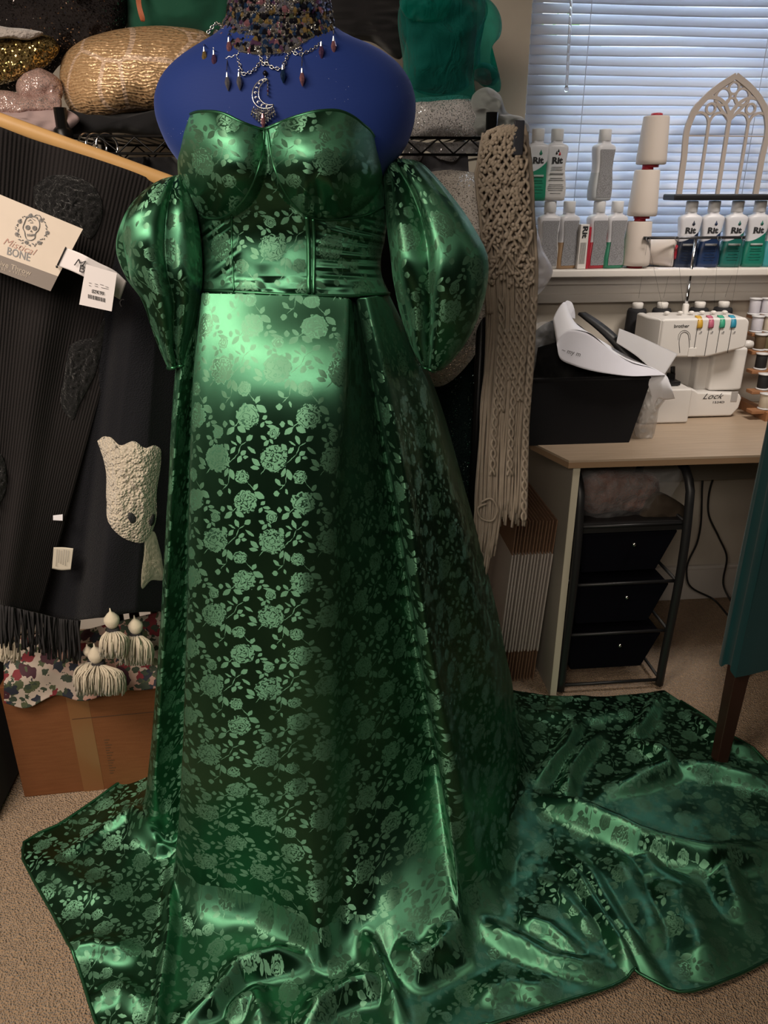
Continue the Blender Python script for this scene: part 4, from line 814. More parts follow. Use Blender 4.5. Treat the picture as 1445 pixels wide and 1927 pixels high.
def ring(cx, cz, r, w=.006):
    strip([(cx+r*math.cos(a), cz+r*math.sin(a)) for a in np.linspace(0, 2*math.pi, 22)], w)
for cx in (Wd/4, Wd*3/4): ring(cx, SPR+.040, .013)
ring(Wd/2-.028, SPR+.070, .021); ring(Wd/2+.028, SPR+.070, .021); ring(Wd/2, SPR+.050, .017); ring(Wd/2, SPR+.092, .015)
strip([(Wd/2, SPR+.01), (Wd/2-.02, SPR+.03), (Wd/2-.045, SPR+.055)], .008); strip([(Wd/2, SPR+.01), (Wd/2+.02, SPR+.03), (Wd/2+.045, SPR+.055)], .008)
for s_ in (-1, 1): strip([(Wd/2+s_*.048, SPR+.055), (Wd/2+s_*.052, SPR+.075), (Wd/2+s_*.04, SPR+.09), (Wd/2+s_*.01, SPR+.108)], .006)
strip([(.0, SPR*.84), (Wd, SPR*.84)], .0035)
obj('arch_tracery', m, ornm, orn, smooth=False)
# ================================================================ wire shelf rack
def make_rack(XL, XR, right_in, label, htr=1.565):
    rack = thing('wire_rack', ((XL+XR)/2, 1.95, 0), label, 'shelf')
    YF, YB, ZS = 1.76, 2.14, 1.515
    for x_, y_ in ((XL, YF), (XR-right_in, YF+right_in), (XL, YB), (XR-right_in, YB)):
        ht = 1.565 if x_ == XL else htr; m = MB(); m.tube([(x_, y_, .03), (x_, y_, ht)], .0125, 14); m.lathe([(.014, 0), (.018, .002), (.0185, .04), (.014, .045)], (x_, y_, ht-.08), 16); m.lathe([(.006, 0), (.018, .01), (.016, .03)], (x_, y_, 0), 14); obj('post', m, blackm, rack)
    for zz in (ZS, .14):
        m = MB(); ns = max(9, int((XR-XL)/.0344))//2*2
        for z_ in (zz, zz-.032):
            for a, b in (((XL, YF), (XR, YF)), ((XL, YB), (XR, YB)), ((XL, YF), (XL, YB)), ((XR, YF), (XR, YB))): m.tube([(*a, z_), (*b, z_)], .003, 6)
        for yy in (YF, YB): m.tube([(XL+q*(XR-XL)/ns, yy, zz-.002-(q % 2)*.028) for q in range(ns+1)], .0022, 5)
        for q in np.linspace(XL, XR, int((XR-XL)/.028)): m.tube([(q, YF, zz+.002), (q, YB, zz+.002)], .0016, 4)
        obj('wire_shelf', m, blackm, rack)
make_rack(-.475, .42, .02, 'black wire shelving rack behind the dress form carrying fabric bundles')
make_rack(-.98, -.515, 0, 'black wire rack at the far left behind the throws, holding the sequin fabrics', 1.50)
# ---- fabrics on the shelf
def cloth(name, outline, Y, D, mat, label, cat='fabric', group='fabric bundles on the wire shelf', **k):
    return tag(obj(name, puff(outline, Y, D, **k), mat), label, cat, group)
n = NT('gold_sequin'); co = n.coord(); wz = n.wave(n.mapping(co, (1, 1, 1.6)), 34, 9, 'Z'); ln = n.ma('GREATER_THAN', wz, .62)
v = n.new('ShaderNodeTexVoronoi'); n.put(v.inputs['Vector'], co); v.inputs['Scale'].default_value = 260; geo = n.new('ShaderNodeNewGeometry')
big = n.voro(co, 9, 'DISTANCE_TO_EDGE'); band = n.ma('LESS_THAN', big, .035)
nn = n.vm('NORMALIZE', n.vm('ADD', geo.outputs['Normal'], n.vm('MULTIPLY_ADD', v.outputs['Color'], (.5, .5, .5), (-.25, -.25, -.25))))
n.set(base=n.mix(band, n.mix(ln, (.44, .27, .14, 1), (.74, .50, .28, 1)), (.70, .50, .36, 1)), metal=n.ma('MULTIPLY_ADD', ln, .35, .10), rough=.36, normal=n.bump(wz, .35, .003, nn)); goldm = n.m
cloth('gold_fabric', [(112, 140), (118, 108), (150, 78), (200, 60), (260, 50), (330, 50), (395, 66), (420, 110), (405, 180), (340, 205), (260, 212), (170, 226), (140, 215), (118, 180)], 1.86, .10, goldm, 'rolled gold sequin fabric on the wire shelf', amp=.008, fr=10, seed=61)
bsq = glitter('black_sequin', (.008, .008, .009), (.03, .024, .024), .15, 1, 420, 1.3, (.5, .42, .40), .06); gsq = glitter('dark_gold_sequin', (.06, .04, .015), (.14, .10, .04), .2, 1, 330, 1.2, (.55, .42, .16), .5)
cloth('black_sequin_fabric', [(-60, 60), (-60, -70), (60, -80), (235, -60), (240, 10), (232, 60), (205, 85), (110, 125), (90, 150), (-40, 160)], 1.95, .10, bsq, 'heap of black sequin fabric with silver glints at the top left', amp=.02, fr=14, seed=63, crease=.4)
cloth('dark_gold_sequin_fabric', [(-40, 80), (0, 70), (60, 64), (100, 72), (112, 90), (95, 118), (60, 140), (0, 160), (-40, 170)], 1.84, .05, gsq, 'dark gold sequin fabric folded above the pink glitter fabric', amp=.012, fr=22, seed=65, crease=.4)
cloth('fur_trim', [(-30, 52), (20, 52), (60, 56), (82, 62), (60, 74), (20, 72), (-30, 66)], 1.80, .02, fabric('white_fur', (.42, .38, .36), 1, 160, 1, var=.4, sheen=.6, dist=.006), 'strip of white fur lying on the dark gold sequins', 'fur', amp=.006, fr=40, seed=67)
pinkg = glitter('dusty_pink_glitter', (.30, .19, .17), (.42, .28, .25), .3, .7, 700, .9, (.75, .62, .60), .3)
cloth('pink_glitter_fabric', [(30, 160), (40, 140), (64, 126), (90, 134), (112, 150), (116, 185), (80, 200), (40, 190)], 1.82, .04, pinkg, 'dusty pink glitter fabric, the upper knotted fold', amp=.012, fr=20, seed=69, crease=.5)
cloth('pink_glitter_fabric', [(-40, 175), (10, 170), (60, 182), (112, 178), (116, 200), (60, 214), (0, 220), (-40, 222)], 1.79, .03, pinkg, 'dusty pink glitter fabric, the lower flat fold above the mauve cloth', amp=.010, fr=20, seed=70, crease=.4)
cloth('mauve_cloth', [(-40, 214), (20, 210), (90, 204), (130, 208), (150, 224), (130, 245), (60, 258), (-40, 262)], 1.78, .025, fabric('mauve', (.38, .28, .28), .8), 'plain mauve cloth folded at the shelf edge under the pink glitter', amp=.012, fr=16, seed=71, crease=.4)
cloth('green_cloth', [(232, 20), (225, -40), (300, -70), (440, -60), (445, 10), (430, 66), (340, 72), (240, 62)], 1.98, .08, fabric('dark_green_cloth', (.010, .085, .050), .8), 'dark green cloth bundle behind the gold fabric roll', amp=.016, fr=9, seed=73, crease=.6)
m = MB()
for k in range(6):
    P = smooth_pts([at(256+k*2, -20, Y=1.89), at(258+k*1.5, 10, Y=1.87), at(262+k*2, 28+k*2, Y=1.87), at(266+k, 40, Y=1.875)], 16); m.tube(P, .0012, 5)
tag(obj('orange_cord', m, plain('orange_thread', (.50, .16, .08), .6)), 'tuft of orange cords hanging over the dark green cloth', 'cord')
blk2 = fabric('black_crepe', (.016, .015, .017), .9, 300, .5)
cloth('black_crepe_fabric', [(590, 40), (580, -40), (640, -70), (750, -60), (766, 10), (764, 80), (755, 110), (700, 80), (640, 70)], 2.0, .08, blk2, 'crinkled black cloth behind the right shoulder of the dress form', amp=.016, fr=14, seed=75, crease=.6, stretch=(.6, 2))
cloth('black_folded_cloth', [(100, 245), (110, 215), (180, 208), (260, 212), (340, 205), (350, 248), (220, 250)], 1.87, .07, blackcloth, 'black folded cloth under the gold fabric roll', amp=.01, fr=14, seed=77, crease=.4)
n = NT('teal_organza'); mx = n.new('ShaderNodeMixShader'); tr = n.new('ShaderNodeBsdfTransparent'); tr.inputs[0].default_value = (.35, .88, .82, 1); lw = n.new('ShaderNodeLayerWeight'); lw.inputs[0].default_value = .45
n.put(mx.inputs[0], n.ma('MULTIPLY_ADD', lw.outputs['Facing'], .45, .08)); n.set(base=(.010, .30, .26, 1), rough=.8, sheen=.15, normal=n.bump(n.noise(n.mapping(n.coord(), (1, 1, .35)), 26, 3, .6, .8), .8, .02)); n.t.links.new(tr.outputs[0], mx.inputs[1]); n.t.links.new(n.p.outputs[0], mx.inputs[2]); n.t.links.new(mx.outputs[0], n.t.nodes['Material Output'].inputs[0]); orgm = n.m
velv = fabric('teal_velvet', (.004, .045, .042), .8, 300, .5, sheen=.2)
cloth('teal_velvet_fabric', [(768, -40), (840, -60), (905, -30), (912, 40), (905, 80), (895, 150), (845, 180), (780, 170), (765, 60)], 1.99, .10, velv, 'dark teal velvet bundle seen through the green organza', amp=.014, fr=12, seed=79, crease=.4)
cloth('teal_velvet_roll', [(893, 130), (905, 118), (925, 122), (940, 140), (930, 160), (905, 158), (892, 148)], 1.92, .05, velv, 'small dark teal velvet roll above the grey tulle', amp=.008, fr=26, seed=81, crease=.4)
def drape(outer, Yt, Yb, mat, name, label, seed, amp=.012, parent=None, sol=0, cat='fabric', group='fabric bundles on the wire shelf'):
    top, bot_ = outer; T_ = smooth_pts([(a, b, 0) for a, b in top], 70); B2_ = smooth_pts([(a, b, 0) for a, b in bot_], 70); G = []
    for t in np.linspace(0, 1, 50):
        q = T_*(1-t)+B2_*t; Yq = lerp(Yt, Yb, t)-amp*(vnoise(q[:, 0]/26, q[:, 1]/70, seed)+.5*vnoise(q[:, 0]/11, q[:, 1]/50, seed+1))*min(1, .3+t); G.append(atv(q[:, 0], q[:, 1], Yq))
    return tag(obj(name, MB().grid(np.array(G)), mat, parent, solid=sol), label, cat, group)
og = thing('organza', at(850, 100, Y=1.86), 'sheer emerald organza draped over the teal velvet on the shelf', 'fabric', 'fabric bundles on the wire shelf')
obj('layer', puff([(752, 10), (770, -30), (850, -40), (910, -10), (918, 20), (905, 60), (892, 150), (893, 185), (860, 200), (800, 203), (762, 198), (758, 120)], 1.90, .11, amp=.02, fr=12, seed=83, crease=.5), orgm, og)
obj('layer', puff([(905, -10), (930, 8), (943, 35), (940, 70), (928, 85), (926, 130), (942, 150), (940, 172), (905, 160), (896, 60)], 1.93, .06, amp=.012, fr=16, seed=85, crease=.5), orgm, og)
obj('layer', puff([(752, 0), (790, -10), (850, -8), (848, 12), (835, 36), (800, 42), (765, 34)], 1.82, .03, amp=.012, fr=20, seed=86, crease=.5), orgm, og)
wg = glitter('white_glitter', (.46, .45, .46), (.58, .56, .57), .15, .9, 620, 1.0, (.9, .97, 1), .16)
cloth('white_glitter_fabric', [(772, 190), (820, 182), (890, 186), (915, 220), (908, 256), (840, 260), (768, 258)], 1.90, .09, wg, 'sparkling white glitter fabric folded on the shelf edge', amp=.012, fr=10, seed=87, crease=.3)
tul = fabric('grey_tulle', (.20, .22, .22), .7, 700, .3, sheen=.4)
cloth('grey_tulle', [(887, 210), (890, 178), (915, 164), (940, 178), (955, 212), (985, 222), (996, 240), (990, 262), (930, 258), (895, 250)], 1.85, .06, tul, 'soft grey tulle heaped between the glitter fabric and the window', amp=.022, fr=24, seed=89, crease=.8)
drape(([(765, 262), (800, 268), (850, 268), (905, 266)], [(756, 300), (790, 302), (800, 285), (830, 300), (858, 302), (866, 292), (905, 290)]), 1.80, 1.80, glitter('silver_lame', (.20, .20, .21), (.32, .31, .32), .2, .8, 500, .8, (.9, .9, .95), .1), 'silver_glitter_fabric', 'silver grey glitter fabric hanging in points below the shelf edge', 91, sol=.002)
drape(([(775, 290), (820, 292), (880, 292)], [(780, 330), (810, 325), (850, 322), (882, 325)]), 1.83, 1.83, fabric('grey_satin', (.10, .10, .115), .5), 'grey_cloth', 'dark grey cloth hanging under the silver fabric', 93, sol=.003)
bagm = glitter('white_bag_glitter', (.80, .73, .67), (.88, .82, .77), .25, .8, 520, .9, (.95, .88, .80), .2)
tag(obj('glitter_pillow', puff([(770, 400), (790, 330), (830, 318), (900, 326), (960, 340), (990, 380), (1000, 420), (985, 520), (960, 600), (905, 650), (885, 680), (820, 728), (780, 712), (755, 600)], 1.84, .10, amp=.014, fr=9, seed=95, crease=.3), bagm), 'large white glitter fabric bundle hanging behind the right sleeve', 'fabric')
tag(obj('clear_garment_bag', puff([(985, 420), (1005, 430), (1022, 470), (1040, 511), (1022, 545), (1008, 560), (1002, 640), (985, 690), (975, 560)], 1.80, .04, amp=.012, fr=22, seed=97, crease=.5), plain('pearly_film', (.66, .64, .68), .3, alpha=.8, spec=.6)), 'pearly white plastic bag sticking out right of the macrame', 'bag')
# ---- garments hanging below the shelf
hg = glitter('dark_sequin', (.004, .010, .010), (.010, .022, .020), .2, .9, 500, 1.2, (.25, .40, .38), .05)
def garment(x0, x1, zt, zb, Y, mat, label, seed, name='hanging_garment'):
    P = []; an = np.linspace(0, 2*math.pi, 121)[:-1]
    for t in np.linspace(0, 1, 26):
        s_ = .25+.75*min(1, t*5)**.6; f_ = .028+.012*np.cos(an*7+seed+t)+.008*np.cos(an*13+t*3); cx = (x0+x1)/2
        P.append(np.stack([cx+(x1-x0)/2*s_*np.cos(an)+.01*np.sin(an*5+t*4), Y+f_*np.sin(an)*1.5, np.full(120, lerp(zt, zb, t))+.01*np.sin(an*3)*t], 1))
    m = MB().grid(np.array(P), cv_=True); m.f.append(list(range(120))[::-1]); m.uv.append(None); m.mi.append(0)
    return tag(obj(name, m, mat), label, 'garment', 'dark garments hung below the wire shelf')
garment(-.50, -.12, 1.478, .42, 1.84, blackcloth, 'black garment hanging below the shelf between the throws and the gown', 1)
garment(-.46, .05, 1.47, .60, 1.97, blk2, 'black crepe garment hanging deep behind the gown bodice', 2)
garment(-.10, .30, 1.478, .35, 1.86, blackcloth, 'black garment hanging directly behind the gown skirt', 3)
garment(.10, .47, 1.30, .30, 1.94, hg, 'black sequin garment hanging between the gown and the macrame', 4)
def hanger(x, lab, tilt=0):
    c = thing('clothes_hanger', (x, 1.80, 1.40), lab, 'clothes hanger', 'metal hangers hooked on the wire shelf')
    P = [(x+.020*math.cos(a)*math.cos(tilt), 1.765+.020*math.sin(tilt)*math.cos(a)*1.5, 1.497+.022*math.sin(a)) for a in np.linspace(-.6, math.pi+.1, 18)]
    P = P[::-1]+[(x+.008, 1.80, 1.46), (x, 1.81, 1.435)]; m = MB(); m.tube(smooth_pts(P, 40), .0022, 7); obj('hook', m, chrome, c)
    m = MB(); m.tube([(x-.15, 1.83, 1.37), (x, 1.82, 1.435), (x+.15, 1.83, 1.37)], .004, 6); obj('arms', m, blackm, c)
for k, (x_, t_) in enumerate(((164, .9), (180, .7), (200, .3))):
    hanger(at(x_, 265, Y=1.765)[0], ['silver hanger hook nearest the black rack post', 'silver hanger hook, the middle one of three on the shelf wire', 'silver hanger hook nearest the dress form'][k], t_)
# ================================================================ throws on the wooden hanger
woodm = plain('hanger_wood', (.56, .33, .13), .38, bump=.05, var=.08)
hw = thing('wooden_hanger', at(160, 290, Y=1.56), 'pale wooden clothes hanger tilted down to the right above the throws', 'clothes hanger')
def bar(p, q, a, b_, name, mat=woodm, parent=hw):
    p, q = np.array(p), np.array(q); t = (q-p)/np.linalg.norm(q-p); s_ = np.cross(t, (0, 1, 0)); s_ /= np.linalg.norm(s_); o2 = np.cross(t, s_); P = []
    for k, u in enumerate(np.linspace(0, 1, 12)):
        c = p+(q-p)*u; P.append([c+s_*a*math.cos(w)+o2*b_*math.sin(w) for w in np.linspace(0, 2*math.pi, 17)[:-1]])
    m = MB().grid(np.array(P), cv_=True, flip=True); m.f += [list(range(16)), [11*16+k for k in range(16)][::-1]]; m.uv += [None]*2; m.mi += [0]*2; return obj(name, m, mat, parent)
bar(at(-60, 205, Y=1.50), at(345, 352, Y=1.56), .0125, .007, 'shoulder_bar')
bar(at(75, 278, Y=1.53), at(300, 352, Y=1.57), .005, .005, 'trouser_bar')
m = MB(); m.tube([at(73, 262, Y=1.52), at(75, 280, Y=1.53)], .003, 8); m.tube(smooth_pts([at(-45, 205, Y=1.50), at(-50, 160, Y=1.50), at(-70, 120, Y=1.52), at(-110, 130, Y=1.55)], 20), .003, 8); obj('hook', m, silver, hw)
n = NT('ribbed_charcoal'); s_ = n.coord('UV'); wv = n.wave(s_, 60, .15, 'X'); nz = n.noise(n.coord(), 300, 3)
n.set(base=n.mix(n.noise(n.coord(), 12, 3), (.009, .0075, .008, 1), (.016, .0135, .0145, 1)), rough=.9, sheen=.05, spec=.2, normal=n.bump(n.ma('ADD', wv, n.ma('MULTIPLY', nz, .5)), .55, .0025)); ribm = n.m
plush = fabric('black_plush', (.005, .005, .006), 1, 260, 1, dist=.005, sheen=.25)
def panel(top, bot_, Yt, Yb, mat, name, parent, nz=60, nu=90, amp=.006, seed=0, fold=()):
    T_ = smooth_pts([(a, b, 0) for a, b in top], nu); B2_ = smooth_pts([(a, b, 0) for a, b in bot_], nu); G = []; us = np.linspace(0, 1, nu)
    for t in np.linspace(0, 1, nz):
        q = T_*(1-t)+B2_*t; Yq = lerp(np.interp(us, np.linspace(0, 1, len(Yt)), Yt), np.interp(us, np.linspace(0, 1, len(Yb)), Yb), t)-amp*vnoise(us*4, t*3+us, seed)
        for c, w_, a in fold: Yq = Yq-a*np.exp(-((us-c-.05*t)/w_)**2)*min(1, t*4+.2)
        G.append(atv(q[:, 0], q[:, 1], Yq))
    G = np.array(G); su = np.r_[0, np.cumsum(np.linalg.norm(np.diff(G[nz//2], axis=0), axis=1))]; sv = np.linspace(0, 1, nz)
    uv = np.stack(np.meshgrid(sv, su, indexing='ij')[::-1], -1); return obj(name, MB().grid(G, uv=uv, flip=False), mat, parent, solid=.006), G
th1 = thing('ribbed_throw', at(80, 1150, Y=1.42), 'charcoal ribbed throw with black plush patches hanging from the wooden hanger', 'throw blanket')
_, G1_ = panel([(-120, 205), (-20, 232), (60, 262), (130, 284), (200, 306), (262, 328), (300, 345)], [(-100, 1120), (-40, 1125), (0, 1135), (20, 1142), (40, 1148), (58, 1152), (72, 1156)], [1.46, 1.47, 1.49, 1.51, 1.53, 1.55], [1.38, 1.40, 1.40, 1.41, 1.43, 1.46], ribm, 'panel', th1, amp=.010, seed=101, fold=((.25, .12, .012), (.6, .10, .010)))
def on_g(G, x, y, out=.004):
    flat = G.reshape(-1, 3); v = flat-CAM; zc = v@cf; gx = 722.5+FPX*(v@cr)/zc; gy = 963.5-FPX*(v@cu)/zc; k = np.argsort((gx-x)**2+(gy-y)**2)[:4]; return at(x, y, Y=flat[k, 1].mean()-out)
def patch(G, outline, mat, name, parent, lift=.006, amp=.003, seed=0, nr=26, nt=90, label=None):
    O = np.array(outline, float); O = np.vstack([O, O[:1]]); d = np.r_[0, np.cumsum(np.linalg.norm(np.diff(O, axis=0), axis=1))]; o = cr_interp(d, O, np.linspace(0, d[-1], nt+1)[:-1]); c = O[:-1].mean(0)
    flat = G.reshape(-1, 3); v = flat-CAM; zc = v@cf; gx = 722.5+FPX*(v@cr)/zc; gy = 963.5-FPX*(v@cu)/zc; P = []
    for r in np.linspace(0, 1, nr):
        q = c+(o-c)*max(r, .002); k = np.argmin((gx[None]-q[:, :1])**2+(gy[None]-q[:, 1:])**2, axis=1); Yq = flat[k, 1]; Yq = (Yq+np.roll(Yq, 1)+np.roll(Yq, -1))/3
        hgt = lift*(1-r**6)+.002; P.append(atv(q[:, 0], q[:, 1], Yq-hgt-.003-amp*vnoise(q[:, 0]/5, q[:, 1]/5, seed)*(r < .97)))
    return obj(name, MB().grid(np.array(P), cv_=True), mat, parent, label=label)
patch(G1_, [(62, 352), (90, 332), (130, 330), (170, 345), (190, 375), (192, 405), (182, 435), (172, 448), (140, 430), (100, 415), (66, 385)], plush, 'plush_patch', th1, seed=1)
patch(G1_, [(-30, 850), (0, 855), (12, 890), (8, 930), (-10, 955), (-30, 950)], plush, 'plush_patch', th1, seed=2)
patch(G1_, [(130, 650), (150, 640), (180, 632), (195, 600), (180, 700), (150, 760), (135, 790), (118, 770), (122, 700)], plush, 'plush_patch', th1, seed=3)
def fringe(pts, Ys, L, mat, name, parent, n_=70, r=.0016, seed=0, spread=6, label=None):
    rr = random.Random(seed); m = MB(); P = np.array(pts, float); d = np.r_[0, np.cumsum(np.linalg.norm(np.diff(P, axis=0), axis=1))]
    for k in range(n_):
        u = k/(n_-1); x_ = np.interp(u*d[-1], d, P[:, 0]); y_ = np.interp(u*d[-1], d, P[:, 1]); Y_ = np.interp(u, np.linspace(0, 1, len(Ys)), Ys)+rr.uniform(-.006, .006)
        l_ = L*rr.uniform(.75, 1.1); dx = rr.uniform(-spread, spread)
        m.tube(smooth_pts([at(x_, y_-4, Y=Y_), at(x_+dx*.5+rr.uniform(-2, 2), y_+l_*.5, Y=Y_-.003), at(x_+dx, y_+l_, Y=Y_+rr.uniform(-.01, .01))], 8), r*rr.uniform(.8, 1.3), 5)
    return obj(name, m, mat, parent, label=label)
darkyarn = plain('black_yarn', (.014, .013, .015), .9); creamy = fabric('cream_yarn', (.52, .46, .36), .9, 300, .5, var=.1)
fringe([(-30, 1128), (20, 1146), (72, 1158), (110, 1168), (150, 1172)], [1.40, 1.41, 1.44, 1.47], 72, darkyarn, 'fringe', th1, 150, .002, 5, 9)
# card label and price tag on the ribbed throw
cp = plain('card_stock', (.60, .52, .45), .6, var=.05); cgrey = plain('grey_card', (.20, .17, .155), .6)
card = thing('product_card', at(60, 540, Y=1.40), 'cream product card with a skull wreath emblem pinned to the ribbed throw', 'label card')
YCd = 1.385
def quad(c4, Y, mat, name, parent, th=.0012, out=0):
    P = np.array([at(x_, y_, Y=Y-out+dy) for (x_, y_, *e) in c4 for dy in [e[0] if e else 0]]); m = MB(); nrm = np.cross(P[1]-P[0], P[3]-P[0]); nrm /= np.linalg.norm(nrm); nrm = nrm if nrm[1] > 0 else -nrm
    m.add(np.concatenate([P, P+nrm*th]), [(0, 1, 2, 3), (7, 6, 5, 4), (0, 4, 5, 1), (1, 5, 6, 2), (2, 6, 7, 3), (3, 7, 4, 0)]); return obj(name, m, mat, parent, smooth=False)
quad([(-70, 337), (156, 431), (109, 520), (-90, 447)], YCd, cp, 'upper_panel', card)
quad([(-90, 447), (109, 520), (95, 548), (-98, 476)], YCd, cgrey, 'lower_panel', card)
def ptext(mb, s, p0, p1, Y, h=None, bold=.01, shear=0, up=None):
    a, b_ = at(*p0, Y=Y), at(*p1, Y=Y); ax = b_-a; L_ = np.linalg.norm(ax); ay = np.cross(ax, (0, 1, 0)); ay = ay if ay[2] > 0 else -ay
    letter(mb, s, a, ax, ay, width=L_, height=h, bold=bold, shear=shear, lift=.0006)
m = MB(); ptext(m, 'BONE', (13, 479), (56, 492), YCd, .013, .012); obj('lettering', m, greyink, card)
m = MB(); ptext(m, 'Mistical', (6, 459), (68, 482), YCd, .011, -.006, .4); obj('lettering', m, plain('rose_ink', (.42, .25, .21), .6), card)
m = MB(); ptext(m, 'Decorative Throw', (-46, 484), (58, 519), YCd, .0085, .004); ptext(m, '60" (152" x 152cm)', (-20, 502), (50, 523), YCd, .0055, .002); obj('lettering', m, plain('pale_ink', (.42, .36, .30), .6), card)
def c2p(x_, y_): return at(x_, y_, Y=YCd-.001)
m = MB(); cx, cy = 60, 432
rr = random.Random(3)
for k in range(64):
    a = k/64*2*math.pi; r_ = 27+rr.uniform(-2, 3); x_, y_ = cx+r_*math.cos(a), cy+r_*1.0*math.sin(a); a2 = a+rr.choice([1.2, -1.2, 2, .6]); l_ = rr.uniform(2.5, 5)
    m.tube([c2p(x_, y_), c2p(x_+l_*math.cos(a2)*.5+.4, y_+l_*math.sin(a2)*.5), c2p(x_+l_*math.cos(a2), y_+l_*math.sin(a2))], [.0003, .0008, .0002], 4)
    if k % 9 == 2:
        for q in (1.2, 2.4, 3.6): m.tube([c2p(x_+q*math.cos(w), y_+q*math.sin(w)) for w in np.linspace(0, 2*math.pi, 13)[:-1]], .0003, 4, closed=True)
sk_ = [(46, 418), (50, 410), (58, 407), (67, 409), (73, 416), (74, 426), (71, 434), (67, 438), (65, 448), (58, 452), (50, 450), (47, 443), (46, 436), (43, 430)]
ca_ = math.radians(8); m.tube(smooth_pts([c2p(*q) for q in sk_+sk_[:1]], 50), .0006, 5)
for ex in (52, 65):
    for q in (1.5, 3, 4.2): m.tube([c2p(ex+q*math.cos(w), 428+(ex-52)*.1+q*math.sin(w)) for w in np.linspace(0, 2*math.pi, 13)[:-1]], .0004, 4, closed=True)
m.tube([c2p(57, 436), c2p(58.5, 433), c2p(60, 437)], .0006, 4); m.tube([c2p(50, 441), c2p(58, 443), c2p(66, 441)], .0005, 4)
for q in range(5): m.tube([c2p(52+q*3, 439.5), c2p(52+q*3, 445)], .0004, 4)
for q in ((52, 416, 58, 413), (60, 411, 66, 415), (56, 419, 62, 419), (55, 412, 61, 417)): m.tube([c2p(*q[:2]), c2p(*q[2:])], .0004, 4)
obj('skull_wreath_emblem', m, greyink, card)
tg = thing('price_tag', at(185, 580, Y=1.375), 'white paper band with a hanging price sticker marked $24.99', 'price tag')
tw = plain('tag_white', (.66, .62, .64), .5)
sheet([(124, 466), (150, 476), (185, 494), (218, 511), (238, 530)], [(108, 500), (130, 508), (160, 522), (195, 545), (226, 564)], [1.38, 1.375, 1.385, 1.40], [1.38, 1.375, 1.385, 1.41], tw, 'band', '', parent=tg)
quad([(162, 497), (220, 514), (210, 586), (149, 573)], 1.365, tw, 'sticker', tg)
m = MB(); ptext(m, 'M', (139, 499), (161, 505), 1.372, .012, -.004, .4); ptext(m, 'B', (149, 511), (159, 514), 1.372, .012, .0); ptext(m, '$24.99', (172, 551), (195, 557), 1.3635, .006, .012)
xq = 166
while xq < 198:
    wq = rr.choice([.5, .8, 1.2]); a, b_ = at(xq, 552+(xq-166)*.25+1.5, Y=1.3640), at(xq, 561+(xq-166)*.25, Y=1.3640); m.tube([a, b_], .0002+.0002*wq, 4); xq += wq+rr.choice([.8, 1.3])
for q in ((167, 532, 172, 533), (178, 534, 184, 535.5), (188, 535, 195, 537), (198, 539, 204, 541), (167, 537, 171, 538), (178, 538, 184, 539.5), (190, 541, 204, 544), (174, 545, 196, 550)): m.tube([at(q[0], q[1], Y=1.3638), at(q[2], q[3], Y=1.3638)], .0003, 4)
obj('lettering', m, ink, tg)
m = MB(); m.tube([at(124, 465, Y=1.378), at(108, 499, Y=1.378)], .0012, 5); m.box(at(107, 502, Y=1.378), (.003, .002, .004)); obj('slot', m, ink, card)
# black throw with white motif
n = NT('black_knit'); co = n.coord(); vk_ = n.voro(n.mapping(co, (1, 1, 1.5)), 330); n.set(base=(.0055, .006, .009, 1), rough=.9, sheen=.04, spec=.2, normal=n.bump(vk_, .7, .002)); knitm = n.m
n = NT('white_boucle'); vv = n.voro(n.coord(), 190); n.set(base=n.mix(vv, (.58, .52, .43, 1), (.44, .38, .30, 1)), rough=.95, sheen=.3, spec=.1, normal=n.bump(vv, 1, .006)); n.t.nodes['Bump'].invert = True; boum = n.m
th2 = thing('motif_throw', at(220, 1150, Y=1.5), 'black knitted throw with a raised white boucle motif and cream tassels', 'throw blanket')
_, G2_ = panel([(195, 430), (230, 440), (262, 450), (300, 462), (338, 480)], [(60, 1160), (130, 1168), (185, 1162), (250, 1152), (318, 1150)], [1.53, 1.52, 1.50, 1.50, 1.52], [1.52, 1.48, 1.43, 1.44, 1.52], knitm, 'panel', th2, amp=.012, seed=111, fold=((.62, .2, .012), (.28, .06, -.012)))
patch(G2_, [(183, 830), (196, 821), (206, 822), (226, 838), (252, 830), (273, 843), (292, 838), (302, 845), (303, 862), (295, 925), (292, 985), (280, 1012), (272, 1020), (245, 1018), (222, 1005), (205, 985), (200, 940), (199, 885), (190, 850)], boum, 'boucle_motif', th2, lift=.012, amp=.004, seed=5)
patch(G2_, [(239, 964), (247, 962), (256, 968), (258, 985), (248, 988), (240, 978)], ink, 'motif_eye', th2, lift=.015, amp=0, seed=6, nr=8, nt=30)
patch(G2_, [(282, 976), (290, 966), (290, 985), (284, 992), (280, 984)], ink, 'motif_eye', th2, lift=.015, amp=0, seed=7, nr=8, nt=30)
patch(G2_, [(272, 1018), (288, 1000), (300, 1030), (306, 1060), (306, 1092), (285, 1092), (268, 1108), (266, 1080), (270, 1050)], fabric('flat_cream_knit', (.36, .33, .25), .9, 500, .6), 'knit_motif', th2, lift=.004, amp=.001, seed=8)
m = MB(); a_ = on_g(G2_, 224, 577, .012); b_ = on_g(G2_, 292, 600, .012); letter(m, 'CHELS', a_, b_-a_, (0, 0, 1), width=np.linalg.norm(b_-a_), height=.017, bold=-.01); obj('lettering', m, plain('faint_grey_ink', (.07, .07, .075), .6), th2)
sheet([(101, 1030), (120, 1030), (138, 1032)], [(98, 1070), (115, 1073), (133, 1072)], [1.452, 1.452], [1.45, 1.45], plain('care_label_white', (.48, .44, .37), .7), 'care_label', '', parent=th2)
sheet([(100, 970), (118, 968)], [(100, 979), (118, 980)], [1.456, 1.456], [1.456, 1.456], paper2, 'loop_label', '', parent=th2)
m = MB()
